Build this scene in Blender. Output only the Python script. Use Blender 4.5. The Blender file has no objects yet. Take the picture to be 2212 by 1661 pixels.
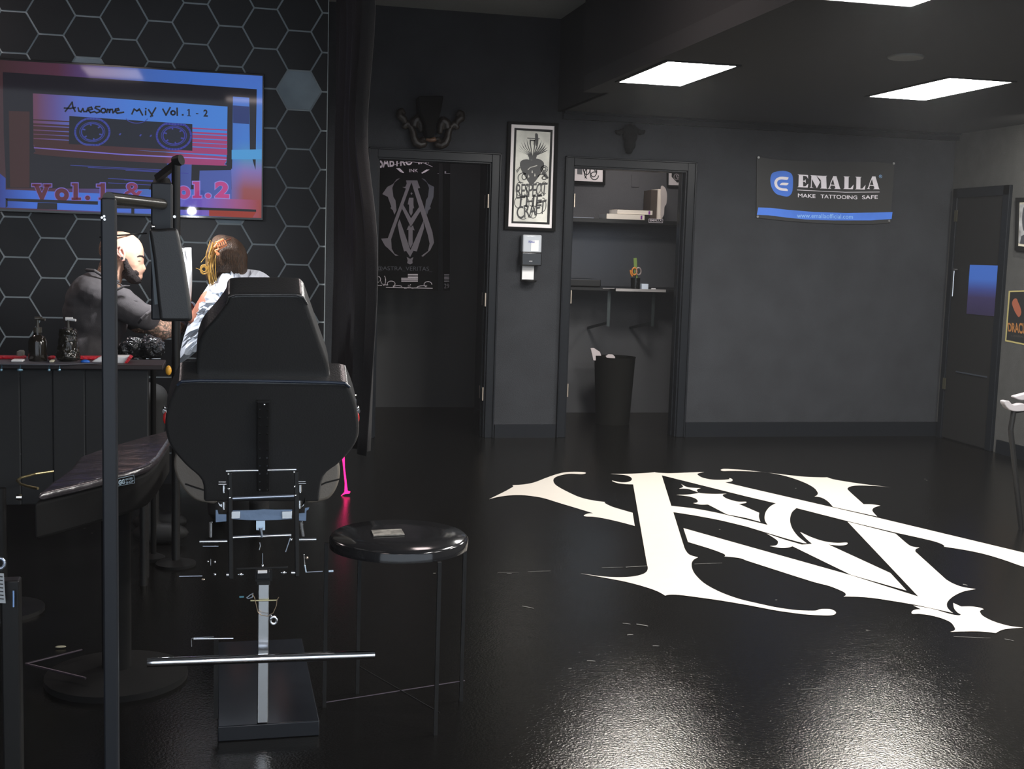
import bpy, bmesh, math, random
from mathutils import Vector, Matrix
from mathutils.geometry import tessellate_polygon
random.seed(7)
C = bpy.context.scene.collection
SC = bpy.context.scene
# ------------------------------------------------------------ camera
F = 2627.35; CX, CY, H = 1106.0, 830.5, 1.40
_y, _p, _r = (math.radians(a) for a in (12.975, -6.261, 1.760))
FW = Vector((math.sin(_y)*math.cos(_p), math.cos(_y)*math.cos(_p), math.sin(_p)))
_R = Vector((math.cos(_y), -math.sin(_y), 0)); _U = _R.cross(FW)
RT = math.cos(_r)*_R + math.sin(_r)*_U; UP = -math.sin(_r)*_R + math.cos(_r)*_U
CAM = Vector((0, 0, H))
cd = bpy.data.cameras.new('camera'); cam = bpy.data.objects.new('camera', cd); C.objects.link(cam)
cam.matrix_world = Matrix(((RT.x, UP.x, -FW.x, 0), (RT.y, UP.y, -FW.y, 0), (RT.z, UP.z, -FW.z, H), (0, 0, 0, 1)))
cd.sensor_fit = 'HORIZONTAL'; cd.sensor_width = 36; cd.lens = 36*F/2212; cd.clip_start = .05
SC.camera = cam
SC.view_settings.view_transform = 'Standard'; SC.view_settings.look = 'None'
SC.view_settings.gamma = 1; SC.view_settings.exposure = 0
SC.cycles.use_denoising = True
SC.cycles.max_bounces = 6; SC.cycles.sample_clamp_indirect = 4
SC.cycles.caustics_reflective = False; SC.cycles.caustics_refractive = False
# daylight of the street behind the camera (the room is open there: the shop front)
W = bpy.data.worlds.new('world'); SC.world = W; W.use_nodes = True
W.node_tree.nodes['Background'].inputs[0].default_value = (.78, .88, 1, 1)
W.node_tree.nodes['Background'].inputs[1].default_value = 1.8

def ray(px, py): return RT*((px-CX)/F) - UP*((py-CY)/F) + FW
def PY(px, py, y): d = ray(px, py); return CAM + d*(y/d.y)
def PZ(px, py, z): d = ray(px, py); return CAM + d*((z-H)/d.z)
def PX(px, py, x): d = ray(px, py); return CAM + d*(x/d.x)
def PP(px, py, p, n): d = ray(px, py); return CAM + d*((p-CAM).dot(n)/d.dot(n))
def mpp(y): return y*.975/F      # metres per pixel at that depth

# ------------------------------------------------------------ materials
def lin(h):
    if isinstance(h, (int, float)): return (h, h, h, 1)
    if isinstance(h, str):
        v = [int(h[i:i+2], 16)/255 for i in (0, 2, 4)]
        return tuple([c/12.92 if c <= .04045 else ((c+.055)/1.055)**2.4 for c in v]+[1])
    return tuple(h[:3])+(1,)
MATS = {}
def pm(name, col, rough=.5, metal=0, spec=.5, coat=0, emit=None, es=1, var=0, vscale=8, bump=0, bscale=60, stretch=(1, 1, 1)):
    if name in MATS: return MATS[name]
    m = bpy.data.materials.new(name); m.use_nodes = True; nt = m.node_tree
    b = nt.nodes['Principled BSDF']; c = lin(col)
    b.inputs['Base Color'].default_value = c; b.inputs['Roughness'].default_value = rough
    b.inputs['Metallic'].default_value = metal; b.inputs['Specular IOR Level'].default_value = spec
    b.inputs['Coat Weight'].default_value = coat; b.inputs['Coat Roughness'].default_value = .05
    if emit is not None:
        b.inputs['Emission Color'].default_value = lin(emit); b.inputs['Emission Strength'].default_value = es
    tc = nt.nodes.new('ShaderNodeTexCoord'); mp = nt.nodes.new('ShaderNodeMapping'); mp.inputs['Scale'].default_value = stretch
    nt.links.new(tc.outputs['Object'], mp.inputs[0])
    if var:
        n = nt.nodes.new('ShaderNodeTexNoise'); n.inputs['Scale'].default_value = vscale; n.inputs['Detail'].default_value = 5
        r = nt.nodes.new('ShaderNodeMapRange'); r.inputs['From Min'].default_value = .3; r.inputs['From Max'].default_value = .7
        r.inputs['To Min'].default_value = 1-var; r.inputs['To Max'].default_value = 1+var
        x = nt.nodes.new('ShaderNodeVectorMath'); x.operation = 'SCALE'; x.inputs[0].default_value = c[:3]
        nt.links.new(mp.outputs[0], n.inputs['Vector']); nt.links.new(n.outputs['Fac'], r.inputs['Value'])
        nt.links.new(r.outputs[0], x.inputs['Scale']); nt.links.new(x.outputs[0], b.inputs['Base Color'])
    if bump:
        n = nt.nodes.new('ShaderNodeTexNoise'); n.inputs['Scale'].default_value = bscale; n.inputs['Detail'].default_value = 3
        u = nt.nodes.new('ShaderNodeBump'); u.inputs['Strength'].default_value = bump; u.inputs['Distance'].default_value = .01
        nt.links.new(mp.outputs[0], n.inputs['Vector']); nt.links.new(n.outputs['Fac'], u.inputs['Height'])
        nt.links.new(u.outputs[0], b.inputs['Normal'])
    MATS[name] = m; return m
BLK = pm('black_paint', .012, .6, spec=.25, bump=.05)
BLKS = pm('black_satin', .011, .38, spec=.25)
BLKM = pm('matte_black_metal', .007, .8, spec=.1)
BLKG = pm('black_gloss', .012, .12)
LEA = pm('black_leather', .026, .3, spec=.8, bump=.12, bscale=220)
LEAB = pm('grey_brown_leather', (.17, .15, .125), .36, bump=.1, bscale=200)
CHR = pm('chrome', .75, .12, 1)
STL = pm('brushed_steel', (.5, .56, .66), .32, 1, bump=.05, bscale=90)
WALLM = pm('grey_wall_paint', (.026, .028, .032), .8, spec=.25, var=.16, vscale=3.5, bump=.35, bscale=140)
WALLD = pm('dark_wall_paint', (.03, .031, .033), .7, var=.1)
WALLS = pm('side_wall_paint', (.065, .065, .063), .8, spec=.25, var=.1, bump=.25, bscale=120)
TRIMM = pm('black_gloss_trim', (.008, .0095, .012), .35, spec=.15)
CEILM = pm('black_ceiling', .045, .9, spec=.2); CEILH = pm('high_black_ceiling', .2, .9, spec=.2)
WHT = pm('white_paint', (.86, .84, .81), .45)
PAP = pm('white_paper', .8, .8)

# ------------------------------------------------------------ mesh builder
class MB:
    def __init__(s): s.bm = bmesh.new()
    def quad(s, *p):
        s.bm.faces.new([s.bm.verts.new(q) for q in p]); return s
    def box(s, c, d, rz=0, M=None):
        T = Matrix.Translation(Vector(c)) @ (M if M else Matrix.Rotation(rz, 4, 'Z')) @ Matrix.Diagonal((d[0], d[1], d[2], 1))
        bmesh.ops.create_cube(s.bm, size=1, matrix=T); return s
    def span(s, a, b):
        return s.box([(a[i]+b[i])/2 for i in range(3)], [abs(b[i]-a[i]) for i in range(3)])
    def cyl(s, a, b, r, r2=None, n=16, caps=True):
        a, b = Vector(a), Vector(b); d = b-a
        q = d.to_track_quat('Z', 'Y').to_matrix().to_4x4()
        bmesh.ops.create_cone(s.bm, cap_ends=caps, segments=n, radius1=r, radius2=r if r2 is None else r2, depth=max(d.length, 1e-5), matrix=Matrix.Translation((a+b)/2) @ q); return s
    def ball(s, c, r, R=None, n=16):
        if isinstance(r, (int, float)): r = (r, r, r)
        T = Matrix.Translation(Vector(c)) @ (R if R else Matrix.Identity(4)) @ Matrix.Diagonal((r[0], r[1], r[2], 1))
        bmesh.ops.create_uvsphere(s.bm, u_segments=n, v_segments=max(6, n//2+2), radius=1, matrix=T); return s
    def tube(s, pts, r, n=10):
        pts = [Vector(p) for p in pts]
        for i in range(len(pts)-1):
            s.cyl(pts[i], pts[i+1], r if not isinstance(r, list) else r[i], None if not isinstance(r, list) else r[i+1], n)
            if 0 < i: s.ball(pts[i], r if not isinstance(r, list) else r[i], n=n)
        return s
    def sq(s, a, b, w, h=None, up=Vector((0, 0, 1))):      # square bar
        a, b = Vector(a), Vector(b); d = (b-a); z = d.normalized()
        if abs(z.dot(up)) > .9: up = Vector((0, 1, 0))
        x = up.cross(z).normalized(); y = z.cross(x)
        M = Matrix(((x.x, y.x, z.x, 0), (x.y, y.y, z.y, 0), (x.z, y.z, z.z, 0), (0, 0, 0, 1)))
        return s.box((a+b)/2, (w, h or w, d.length), M=M)
    def prism(s, pts, off):                                # closed polygon of 3D points extruded by off
        pts = [Vector(p) for p in pts]; off = Vector(off)
        a = [s.bm.verts.new(p) for p in pts]; b = [s.bm.verts.new(p+off) for p in pts]
        for t in tessellate_polygon([pts]):
            try: s.bm.faces.new([a[i] for i in t]); s.bm.faces.new([b[i] for i in reversed(t)])
            except ValueError: pass
        n = len(pts)
        for i in range(n): s.bm.faces.new((a[i], a[(i+1) % n], b[(i+1) % n], b[i]))
        return s
    def ngon(s, pts, off):                                 # as prism, with one face per cap (for bevelling)
        pts = [Vector(p) for p in pts]; off = Vector(off)
        a = [s.bm.verts.new(p) for p in pts]; b = [s.bm.verts.new(p+off) for p in pts]; n = len(pts)
        s.bm.faces.new(a); s.bm.faces.new(b[::-1])
        for i in range(n): s.bm.faces.new((a[i], a[(i+1) % n], b[(i+1) % n], b[i]))
        return s
    def flat(s, pts):
        pts = [Vector(p) for p in pts]; a = [s.bm.verts.new(p) for p in pts]
        for t in tessellate_polygon([pts]):
            try: s.bm.faces.new([a[i] for i in t])
            except ValueError: pass
        return s
    def lathe(s, prof, base, n=24):
        base = Vector(base); rings = []
        for r, z in prof:
            rings.append([s.bm.verts.new(base+Vector((r*math.cos(2*math.pi*k/n), r*math.sin(2*math.pi*k/n), z))) for k in range(n)])
        for a, b in zip(rings, rings[1:]):
            for k in range(n): s.bm.faces.new((a[k], a[(k+1) % n], b[(k+1) % n], b[k]))
        s.bm.faces.new(rings[0][::-1]); s.bm.faces.new(rings[-1]); return s
    def build(s, name, mat, parent=None, bevel=0, seg=2, smooth=True, remesh=0, sm=0, disp=None, dec=None, recalc=True):
        if recalc: bmesh.ops.recalc_face_normals(s.bm, faces=s.bm.faces[:])
        me = bpy.data.meshes.new(name); s.bm.to_mesh(me); s.bm.free(); me.materials.append(mat)
        o = bpy.data.objects.new(name, me); C.objects.link(o)
        if parent is not None:
            o.parent = parent; o.matrix_parent_inverse = Matrix.Translation(-parent.location) if parent.type == 'EMPTY' else Matrix.Identity(4)
        if remesh:
            m = o.modifiers.new('r', 'REMESH'); m.mode = 'VOXEL'; m.voxel_size = remesh; m.use_smooth_shade = True
            if sm: m = o.modifiers.new('s', 'SMOOTH'); m.factor = .5; m.iterations = sm
            if disp:
                t = bpy.data.textures.new(name, disp[0]); t.noise_scale = disp[1]
                m = o.modifiers.new('d', 'DISPLACE'); m.texture = t; m.strength = disp[2]; m.mid_level = .5
                m.texture_coords = 'LOCAL'
        if bevel:
            m = o.modifiers.new('b', 'BEVEL'); m.width = bevel; m.segments = seg; m.limit_method = 'ANGLE'; m.angle_limit = .6
        if smooth:
            for p in me.polygons: p.use_smooth = True
            if not remesh:
                me.set_sharp_from_angle(angle=.7)
                if bevel: o.modifiers.new('w', 'WEIGHTED_NORMAL').keep_sharp = True
        return o
def tag(o, label, cat, group=None, kind=None):
    if label: o['label'] = label
    if cat: o['category'] = cat
    if group: o['group'] = group
    if kind: o['kind'] = kind
    return o
def thing(name, loc, label, cat, group=None):
    o = bpy.data.objects.new(name, None); C.objects.link(o); o.location = loc; o.empty_display_size = .05
    return tag(o, label, cat, group)
def struct(name, mb, mat, parent=None, **k):
    o = mb.build(name, mat, parent, **k)
    if parent is None: o['kind'] = 'structure'
    return o
def copy_tree(root, delta):
    r = root.copy(); C.objects.link(r); r.location = root.location + Vector(delta)
    for ch in [o for o in C.objects if o.parent == root]:
        c = ch.copy(); C.objects.link(c); c.parent = r; c.matrix_parent_inverse = ch.matrix_parent_inverse.copy()
        for g in [o for o in C.objects if o.parent == ch]:
            d = g.copy(); C.objects.link(d); d.parent = c
    return r
def crom(pts, k=5):
    """closed outline: points (x,y) are smooth, (x,y,1) are corners"""
    n = len(pts); out = []
    for i in range(n):
        p1, p2 = pts[i], pts[(i+1) % n]
        p0 = pts[i-1] if len(p1) < 3 else p1
        p3 = pts[(i+2) % n] if len(p2) < 3 else p2
        if len(p1) > 2 and len(p2) > 2: out.append((p1[0], p1[1])); continue
        for j in range(k):
            t = j/k
            out.append(tuple(.5*(2*p1[a]+(p2[a]-p0[a])*t+(2*p0[a]-5*p1[a]+4*p2[a]-p3[a])*t*t+(3*p1[a]-p0[a]-3*p2[a]+p3[a])*t**3) for a in (0, 1)))
    return out
def text_polys(body, bold=0.0, shear=0.0, space=1.0):
    cu = bpy.data.curves.new('t', 'FONT'); cu.body = body; cu.offset = bold; cu.shear = shear; cu.space_character = space
    o = bpy.data.objects.new('t', cu); C.objects.link(o)
    dg = bpy.context.evaluated_depsgraph_get(); me = bpy.data.meshes.new_from_object(o.evaluated_get(dg))
    vs = [v.co.copy() for v in me.vertices]; fs = [list(p.vertices) for p in me.polygons]
    bpy.data.objects.remove(o); bpy.data.curves.remove(cu); bpy.data.meshes.remove(me)
    x0, x1 = min(v.x for v in vs), max(v.x for v in vs); y0, y1 = min(v.y for v in vs), max(v.y for v in vs)
    return [((v.x-x0)/(x1-x0), (v.y-y0)/(y1-y0)) for v in vs], fs
def add_text(mb, body, quad, arch=0, **k):     # quad: 3D corners TL, TR, BR, BL
    vs, fs = text_polys(body, **k); tl, tr, br, bl = [Vector(q) for q in quad]
    vv = []
    for u, v in vs:
        p = (bl*(1-u)+br*u)*(1-v)+(tl*(1-u)+tr*u)*v
        if arch: p = p+(tl-bl)*arch*(1-(2*u-1)**2)
        vv.append(mb.bm.verts.new(p))
    for f in fs:
        try: mb.bm.faces.new([vv[i] for i in f])
        except ValueError: pass
    return mb
def qpx(fn, x0, y0, x1, y1, dy=0, *a):         # px rectangle (dy = how much the right end hangs lower) on a plane
    return [fn(x0, y0, *a), fn(x1, y0+dy, *a), fn(x1, y1+dy, *a), fn(x0, y1, *a)]

# ============================================================ STRUCTURE
WY = 8.858; TH = .14; RX = 5.62; HY = 7.2; LC = 2.435; HC = 3.1
nt_floor = pm('black_epoxy_floor', (.007, .0068, .0064), .2, spec=.5)
def floor_nodes(m):
    nt = m.node_tree; nt.nodes.remove(nt.nodes['Principled BSDF']); L = nt.links.new; N = nt.nodes.new
    out = nt.nodes['Material Output']; mix = N('ShaderNodeMixShader'); df = N('ShaderNodeBsdfDiffuse'); gl = N('ShaderNodeBsdfAnisotropic'); fr = N('ShaderNodeFresnel')
    gl.distribution = 'BECKMANN'; gl.inputs['Anisotropy'].default_value = 0; gl.inputs['Color'].default_value = (.9, .87, .82, 1); fr.inputs['IOR'].default_value = 1.42
    L(fr.outputs[0], mix.inputs[0]); L(df.outputs[0], mix.inputs[1]); L(gl.outputs[0], mix.inputs[2]); L(mix.outputs[0], out.inputs['Surface'])
    tc = N('ShaderNodeTexCoord')
    n1 = N('ShaderNodeTexNoise'); n1.inputs['Scale'].default_value = 120; n1.inputs['Detail'].default_value = 3
    n2 = N('ShaderNodeTexNoise'); n2.inputs['Scale'].default_value = 7; n2.inputs['Detail'].default_value = 4
    n3 = N('ShaderNodeTexNoise'); n3.inputs['Scale'].default_value = 1.1; n3.inputs['Detail'].default_value = 6
    for n in (n1, n2, n3): L(tc.outputs['Object'], n.inputs['Vector'])
    u1 = N('ShaderNodeBump'); u1.inputs['Strength'].default_value = 1; u1.inputs['Distance'].default_value = .0009
    u2 = N('ShaderNodeBump'); u2.inputs['Strength'].default_value = 1; u2.inputs['Distance'].default_value = .0008
    L(n1.outputs['Fac'], u1.inputs['Height']); L(n2.outputs['Fac'], u2.inputs['Height']); L(u1.outputs[0], u2.inputs['Normal']); L(u2.outputs[0], gl.inputs['Normal'])
    r = N('ShaderNodeMapRange'); r.inputs['From Min'].default_value = .35; r.inputs['From Max'].default_value = .7
    r.inputs['To Min'].default_value = .2; r.inputs['To Max'].default_value = .235; L(n3.outputs['Fac'], r.inputs[0]); L(r.outputs[0], gl.inputs['Roughness'])
    # worn chips in the paint
    v = N('ShaderNodeTexVoronoi'); v.inputs['Scale'].default_value = 9; mp = N('ShaderNodeMapping'); mp.inputs['Scale'].default_value = (.6, 1.6, 1)
    L(tc.outputs['Object'], mp.inputs[0]); L(mp.outputs[0], v.inputs['Vector'])
    lt = N('ShaderNodeMath'); lt.operation = 'LESS_THAN'; lt.inputs[1].default_value = .035; L(v.outputs['Distance'], lt.inputs[0])
    g = N('ShaderNodeMath'); g.operation = 'GREATER_THAN'; g.inputs[1].default_value = .56; L(n3.outputs['Fac'], g.inputs[0])
    mu = N('ShaderNodeMath'); mu.operation = 'MULTIPLY'; L(lt.outputs[0], mu.inputs[0]); L(g.outputs[0], mu.inputs[1])
    mx = N('ShaderNodeMix'); mx.data_type = 'RGBA'; mx.inputs['A'].default_value = (.0045, .0044, .0042, 1); mx.inputs['B'].default_value = (.2, .2, .18, 1)
    L(mu.outputs[0], mx.inputs['Factor']); L(mx.outputs['Result'], df.inputs['Color'])
floor_nodes(nt_floor)
flr = struct('floor', MB().span((-3.2, -1.2, -.1), (RX+.2, 11.2, 0)), nt_floor, smooth=False)
m = MB()
for x0_, y0_, x1_, y1_, w_ in ((1075,1237,1120,1236,1.2),(1140,1235,1190,1233,1.6),(1300,1226,1345,1225,1.4),(1352,1225,1398,1222,2.5),(1128,1309,1153,1314,3),(1345,1346,1362,1348,2.5),(1375,1348,1400,1352,3.5),(1355,1371,1368,1371,4),(1268,1427,1286,1428,4),(1410,1395,1424,1395,3),(1095,1239,1106,1239,2),(1730,1489,1780,1487,1.5),(2060,1375,2140,1378,1.5),(2170,1380,2190,1384,2),(1575,1190,1640,1188,1.2),(1500,1218,1560,1216,1.3),(2080,1262,2090,1264,3)):
    m.flat([PZ(x0_, y0_-w_/4, .0012), PZ((x0_+x1_)/2, (y0_+y1_)/2-w_/2.4, .0012), PZ(x1_, y1_-w_/8, .0012), PZ(x1_, y1_+w_/5, .0012), PZ((2*x0_+x1_)/3, (2*y0_+y1_)/3+w_/5, .0012), PZ(x0_, y0_+w_/4, .0012)])
m.build('scuff_marks', pm('worn_paint', (.045, .045, .04), .7, var=.7, vscale=60), flr, smooth=False)
# ceilings: a high one over the stations, a low one over the walkway, and the bulkhead between
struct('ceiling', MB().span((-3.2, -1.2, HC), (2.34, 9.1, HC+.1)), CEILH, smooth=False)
struct('ceiling', MB().span((2.19, -1.2, LC), (RX+.2, 7.7, LC+.1)).span((2.325, 7.7, LC), (RX+.2, 9.0, LC+.1)), CEILM, smooth=False)
struct('trim_bulkhead', MB().span((2.19, -1.2, LC+.1), (2.23, 7.7, HC)).span((2.19, 7.7, LC+.0), (2.36, 7.74, HC)).span((2.325, 7.74, LC), (2.36, 8.858, HC)), pm('bulkhead_black', .035, .9, spec=.2), smooth=False)
def wall_back():
    m = MB(); d1 = (1.0, 1.837, 2.04); d2 = (2.46, 3.36, 2.045)
    xs = [.38, d1[0], d1[1], d2[0], d2[1], RX+.2]
    for a, b in ((0, 1), (2, 3), (4, 5)): m.span((xs[a], WY, 0), (xs[b], WY+TH, HC))
    m.span((d1[0], WY, d1[2]), (d1[1], WY+TH, HC)); m.span((d2[0], WY, d2[2]), (d2[1], WY+TH, HC))
    return m
struct('wall_back', wall_back(), WALLM, smooth=False)
struct('wall_right', MB().span((RX, -1.2, 0), (RX+.14, WY, LC+.1)), WALLS, smooth=False)
struct('wall_left', MB().span((-3.2, -1.2, 0), (-3.06, HY, HC)), WALLD, smooth=False)
struct('baseboard_back', MB().span((1.915, WY-.018, 0), (2.385, WY, .1)).span((3.435, WY-.018, 0), (RX, WY, .115)), TRIMM, smooth=False)
struct('baseboard_right', MB().span((RX-.018, 1, 0), (RX, 8.02, .1)), TRIMM, smooth=False)
struct('trim_cornice', MB().span((2.36, WY-.05, LC-.055), (RX, WY, LC)).span((2.36, WY-.075, LC-.018), (RX, WY-.05, LC)), TRIMM, smooth=False)
# hexagon tiled station wall
hexback = struct('wall_station', MB().span((-3.06, HY, 0), (.52, HY+.1, HC)).span((.38, HY+.1, 0), (.52, WY, HC)), pm('grey_grout', (.36, .41, .43), .6), smooth=False)
hh = (PY(645, 238, HY).z-PY(645, 572, HY).z)/4; ht = hh/math.sqrt(3)*2/2   # hex height, circumradius
hcx = PY(645, 280, HY).x; hcz = PY(645, 280, HY).z
HEXB = pm('black_hex_tile', (.008, .008, .009), .4, spec=.3, var=.2, vscale=3); HEXG = pm('grey_hex_tile', (.2, .26, .3), .5, var=.35, vscale=4)
mb, mg = MB(), MB()
light_tiles = {(0, 1), (-2, -2), (-6, 1)}
for ci in range(-22, 2):
    x = hcx + ci*ht*1.5
    for rj in range(-14, 7):
        z = hcz + rj*hh + (0 if ci % 2 == 0 else hh/2)
        if z < .05 or z > HC-.1: continue
        r = ht-.0055
        pts = [(x+r*math.cos(k*math.pi/3), HY-.006, z+r*math.sin(k*math.pi/3)) for k in range(6)]
        if ci == 1 : pts = [(min(p[0], .515), p[1], p[2]) for p in pts]
        (mg if (ci, rj) in light_tiles else mb).prism(pts, (0, .006, 0))
mb.build('tile_field', HEXB, hexback, smooth=False); mg.build('tile_accent', HEXG, hexback, smooth=False)
# door frames
def casing(name, x0, x1, z, w=.068, deep=TH):
    y0, y1 = WY-.02, WY+deep
    m = MB()
    for a, b in ((x0-w, x0), (x1, x1+w)): m.span((a, y0, 0), (b, WY, z+w))
    m.span((x0, y0, z), (x1, WY, z+w))
    for a, b in ((x0-w, x0-w+.012), (x1+w-.012, x1+w)): m.span((a, y0-.012, 0), (b, y0, z+w))
    m.span((x0-w, y0-.012, z+w-.012), (x1+w, y0, z+w))
    m.span((x0-.02, WY-.001, 0), (x0+.012, y1+.01, z)).span((x1-.012, WY-.001, 0), (x1+.02, y1+.01, z)).span((x0, WY-.001, z-.012), (x1, y1+.01, z+.02))
    m.span((x0+.012, WY+.05, 0), (x0+.024, WY+.085, z-.012)).span((x1-.024, WY+.05, 0), (x1-.012, WY+.085, z-.012))
    return struct(name, m, TRIMM, bevel=.003, smooth=False)
cas1 = casing('door_1', 1.0, 1.837, 2.04); cas2 = casing('door_2', 2.46, 3.36, 2.045)
BRS = pm('satin_brass_hinge', (.62, .52, .42), .3, .8)
def hinge(par, x, z, side):
    m = MB().span((x-.0015, WY+.088, z-.048), (x+.0015, WY+.145, z+.048)).span((x-.0015, WY+.006, z-.048), (x+.0015, WY+.046, z+.048)) if side < 0 else MB().span((x-.0025, WY+.014, z-.048), (x+.0012, WY+.148, z+.048)); m.cyl((x-side*.004, WY+.004, z-.05), (x-side*.004, WY+.004, z+.05), .006)
    h = m.build('hinge', BRS, par)
    s = MB()
    for dz in (-.03, 0, .03): s.cyl((x-side*.001, WY+.027, z+dz), (x-side*.0028, WY+.027, z+dz), .004, n=10)
    s.build('screw', pm('dark_screw', .2, .4, 1), h)
for z in (1.76, 1.035, .33): hinge(cas1, 1.8235, z, 1)
for z in (1.79, 1.07, .36): hinge(cas2, 2.4735, z, -1)
# rooms behind the two openings
HLP = pm('hall_black', .06, .7)
struct('wall_hallway_back', MB().span((.5, 10.6, 0), (2.2, 10.7, 2.5)), HLP, smooth=False)
struct('wall_hallway_left', MB().span((.5, WY+TH, 0), (.6, 10.6, 2.5)), HLP, smooth=False)
struct('wall_hallway_right', MB().span((2.1, WY+TH, 0), (2.19, 10.6, 2.5)), HLP, smooth=False)
struct('ceiling_hallway', MB().span((.5, WY+TH, 2.45), (2.2, 10.7, 2.5)), CEILM, smooth=False)
RY = 10.25
OFP = pm('office_paint', (.09, .09, .095), .8, bump=.25, bscale=120)
struct('wall_office_back', MB().span((2.2, RY, 0), (4.6, RY+.1, 2.6)), OFP, smooth=False)
struct('wall_office_left', MB().span((2.2, WY+TH, 0), (2.28, RY, 2.6)), OFP, smooth=False)
struct('wall_office_right', MB().span((4.5, WY+TH, 0), (4.6, RY, 2.6)), OFP, smooth=False)
struct('ceiling_office', MB().span((2.2, WY+TH, 2.5), (4.6, RY, 2.6)), CEILM, smooth=False)
# right-hand glazed door on the side wall
def door3():
    a0, a1 = 8.07, 8.80; z = 2.0
    m = MB().span((RX-.03, a0, 0), (RX, a0+.075, z)).span((RX-.03, a1-.06, 0), (RX, a1, z)).span((RX-.03, a0, z-.075), (RX, a1, z))
    d = struct('door_3', m, TRIMM, bevel=.004, smooth=False)
    MB().span((RX-.016, a0+.075, .01), (RX-.002, a1-.06, z-.075)).build('door_leaf', BLK, d)
    gl = bpy.data.materials.new('blue_lit_pane'); gl.use_nodes = True; nt = gl.node_tree; b = nt.nodes['Principled BSDF']
    tc = nt.nodes.new('ShaderNodeTexCoord'); sx = nt.nodes.new('ShaderNodeSeparateXYZ'); nt.links.new(tc.outputs['Object'], sx.inputs[0])
    mr = nt.nodes.new('ShaderNodeMapRange'); mr.inputs['From Min'].default_value = 1.02; mr.inputs['From Max'].default_value = 1.40; nt.links.new(sx.outputs['Z'], mr.inputs[0])
    cr = nt.nodes.new('ShaderNodeValToRGB'); nt.links.new(mr.outputs[0], cr.inputs[0]); e = cr.color_ramp.elements
    e[0].color = (.021, .015, .045, 1); e[1].color = (.04, .12, .44, 1)
    for p, c in ((.35, (.03, .022, .075, 1)), (.52, (.035, .05, .2, 1)), (.72, (.04, .115, .42, 1))):
        q = e.new(p); q.color = c
    nt.links.new(cr.outputs[0], b.inputs['Emission Color']); b.inputs['Emission Strength'].default_value = 1; b.inputs['Base Color'].default_value = (.01, .01, .01, 1); b.inputs['Roughness'].default_value = .1
    MB().span((RX-.02, 8.155, 1.02), (RX-.017, 8.515, 1.402)).build('window_pane', gl, d, smooth=False)
    MB().span((RX-.034, a1-.085, 1.74), (RX-.03, a1-.045, 1.83)).build('hinge', pm('dull_hinge', (.16, .15, .1), .4, .8), d)
    MB().span((RX-.034, a1-.085, .4), (RX-.03, a1-.045, .49)).build('hinge', pm('dull_hinge', 0), d)
    MB().cyl((RX-.03, a1-.13, 1.36), (RX-.06, a1-.13, 1.36), .012).cyl((RX-.055, a1-.13, 1.35), (RX-.055, a1-.13, 1.15), .008).build('door_handle', CHR, d)
    MB().span((RX-.024, a0+.12, .55), (RX-.017, a1-.2, .56)).build('kick_strip', STL, d)
door3()

# ============================================================ CEILING LIGHTS
EM = bpy.data.materials.new('light_diffuser'); EM.use_nodes = True
EM.node_tree.nodes['Principled BSDF'].inputs['Emission Color'].default_value = (1, .97, .93, 1)
EM.node_tree.nodes['Principled BSDF'].inputs['Emission Strength'].default_value = 80
EM2 = EM.copy(); EM2.name = 'dim_light_diffuser'; EM2.node_tree.nodes['Principled BSDF'].inputs['Emission Strength'].default_value = 14
EM2.node_tree.nodes['Principled BSDF'].inputs['Emission Color'].default_value = (1, .84, .82, 1)
def panel(x0, y0, x1, y1, z, mat, label, group):
    t = thing('ceiling_light', ((x0+x1)/2, (y0+y1)/2, z), label, 'ceiling light', group)
    MB().quad((x0, y0, z-.006), (x1, y0, z-.006), (x1, y1, z-.006), (x0, y1, z-.006)).build('diffuser', mat, t, smooth=False)
    w = .02; m = MB()
    m.span((x0-w, y0-w, z-.008), (x0, y1+w, z-.0005)).span((x1, y0-w, z-.008), (x1+w, y1+w, z-.0005)).span((x0, y0-w, z-.008), (x1, y0, z-.0005)).span((x0, y1, z-.008), (x1, y1+w, z-.0005))
    m.build('frame', BLK, t, smooth=False)
G = 'recessed panels of the low ceiling'
panel(2.25, 6.29, 2.64, 7.15, LC, EM, 'glowing recessed ceiling panel above the doorways, left of the far pair', G)
panel(3.87, 6.20, 4.26, 7.09, LC, EM, 'glowing recessed ceiling panel nearest the right wall and the banner', G)
panel(2.25, 3.70, 2.655, 4.57, LC, EM, 'glowing ceiling panel cut off by the top edge of the view', G)
panel(3.87, 3.70, 4.27, 4.57, LC, EM, 'recessed ceiling panel nearer the shop front on the right', G)
panel(2.25, 1.1, 2.655, 1.95, LC, EM, 'recessed ceiling panel level with the shop front on the left', G)
panel(3.87, 1.1, 4.27, 1.95, LC, EM, 'recessed ceiling panel level with the shop front on the right', G)
panel(-1.5, .45, -.95, 1.25, HC, EM2, 'dimmer ceiling panel over the stations, mirrored in the television', 'panels of the high ceiling')
panel(1.1, 4.9, 1.5, 5.8, HC, EM2, 'unseen dim ceiling panel added high above the walkway to light the wall', 'panels of the high ceiling')  # unseen panel, added to brighten the wall above the left doorway
EM3 = EM2.copy(); EM3.name = 'warm_light_diffuser'; EM3.node_tree.nodes['Principled BSDF'].inputs['Emission Strength'].default_value = 22
panel(-2.25, 6.2, -1.85, 7.0, HC, EM3, 'dimmer ceiling panel high above the far left corner of the stations', 'panels of the high ceiling')
panel(-.1, -1.15, .35, -.72, HC, EM2, 'small dimmer ceiling panel over the shop front', 'panels of the high ceiling')
c = PZ(1957, 121, LC); o = MB().lathe([(.085, 0), (.09, .006), (.09, .012)], (c.x, c.y, LC-.012), 32).build('ceiling_speaker', pm('dull_grille', (.12, .12, .11), .6))
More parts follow.
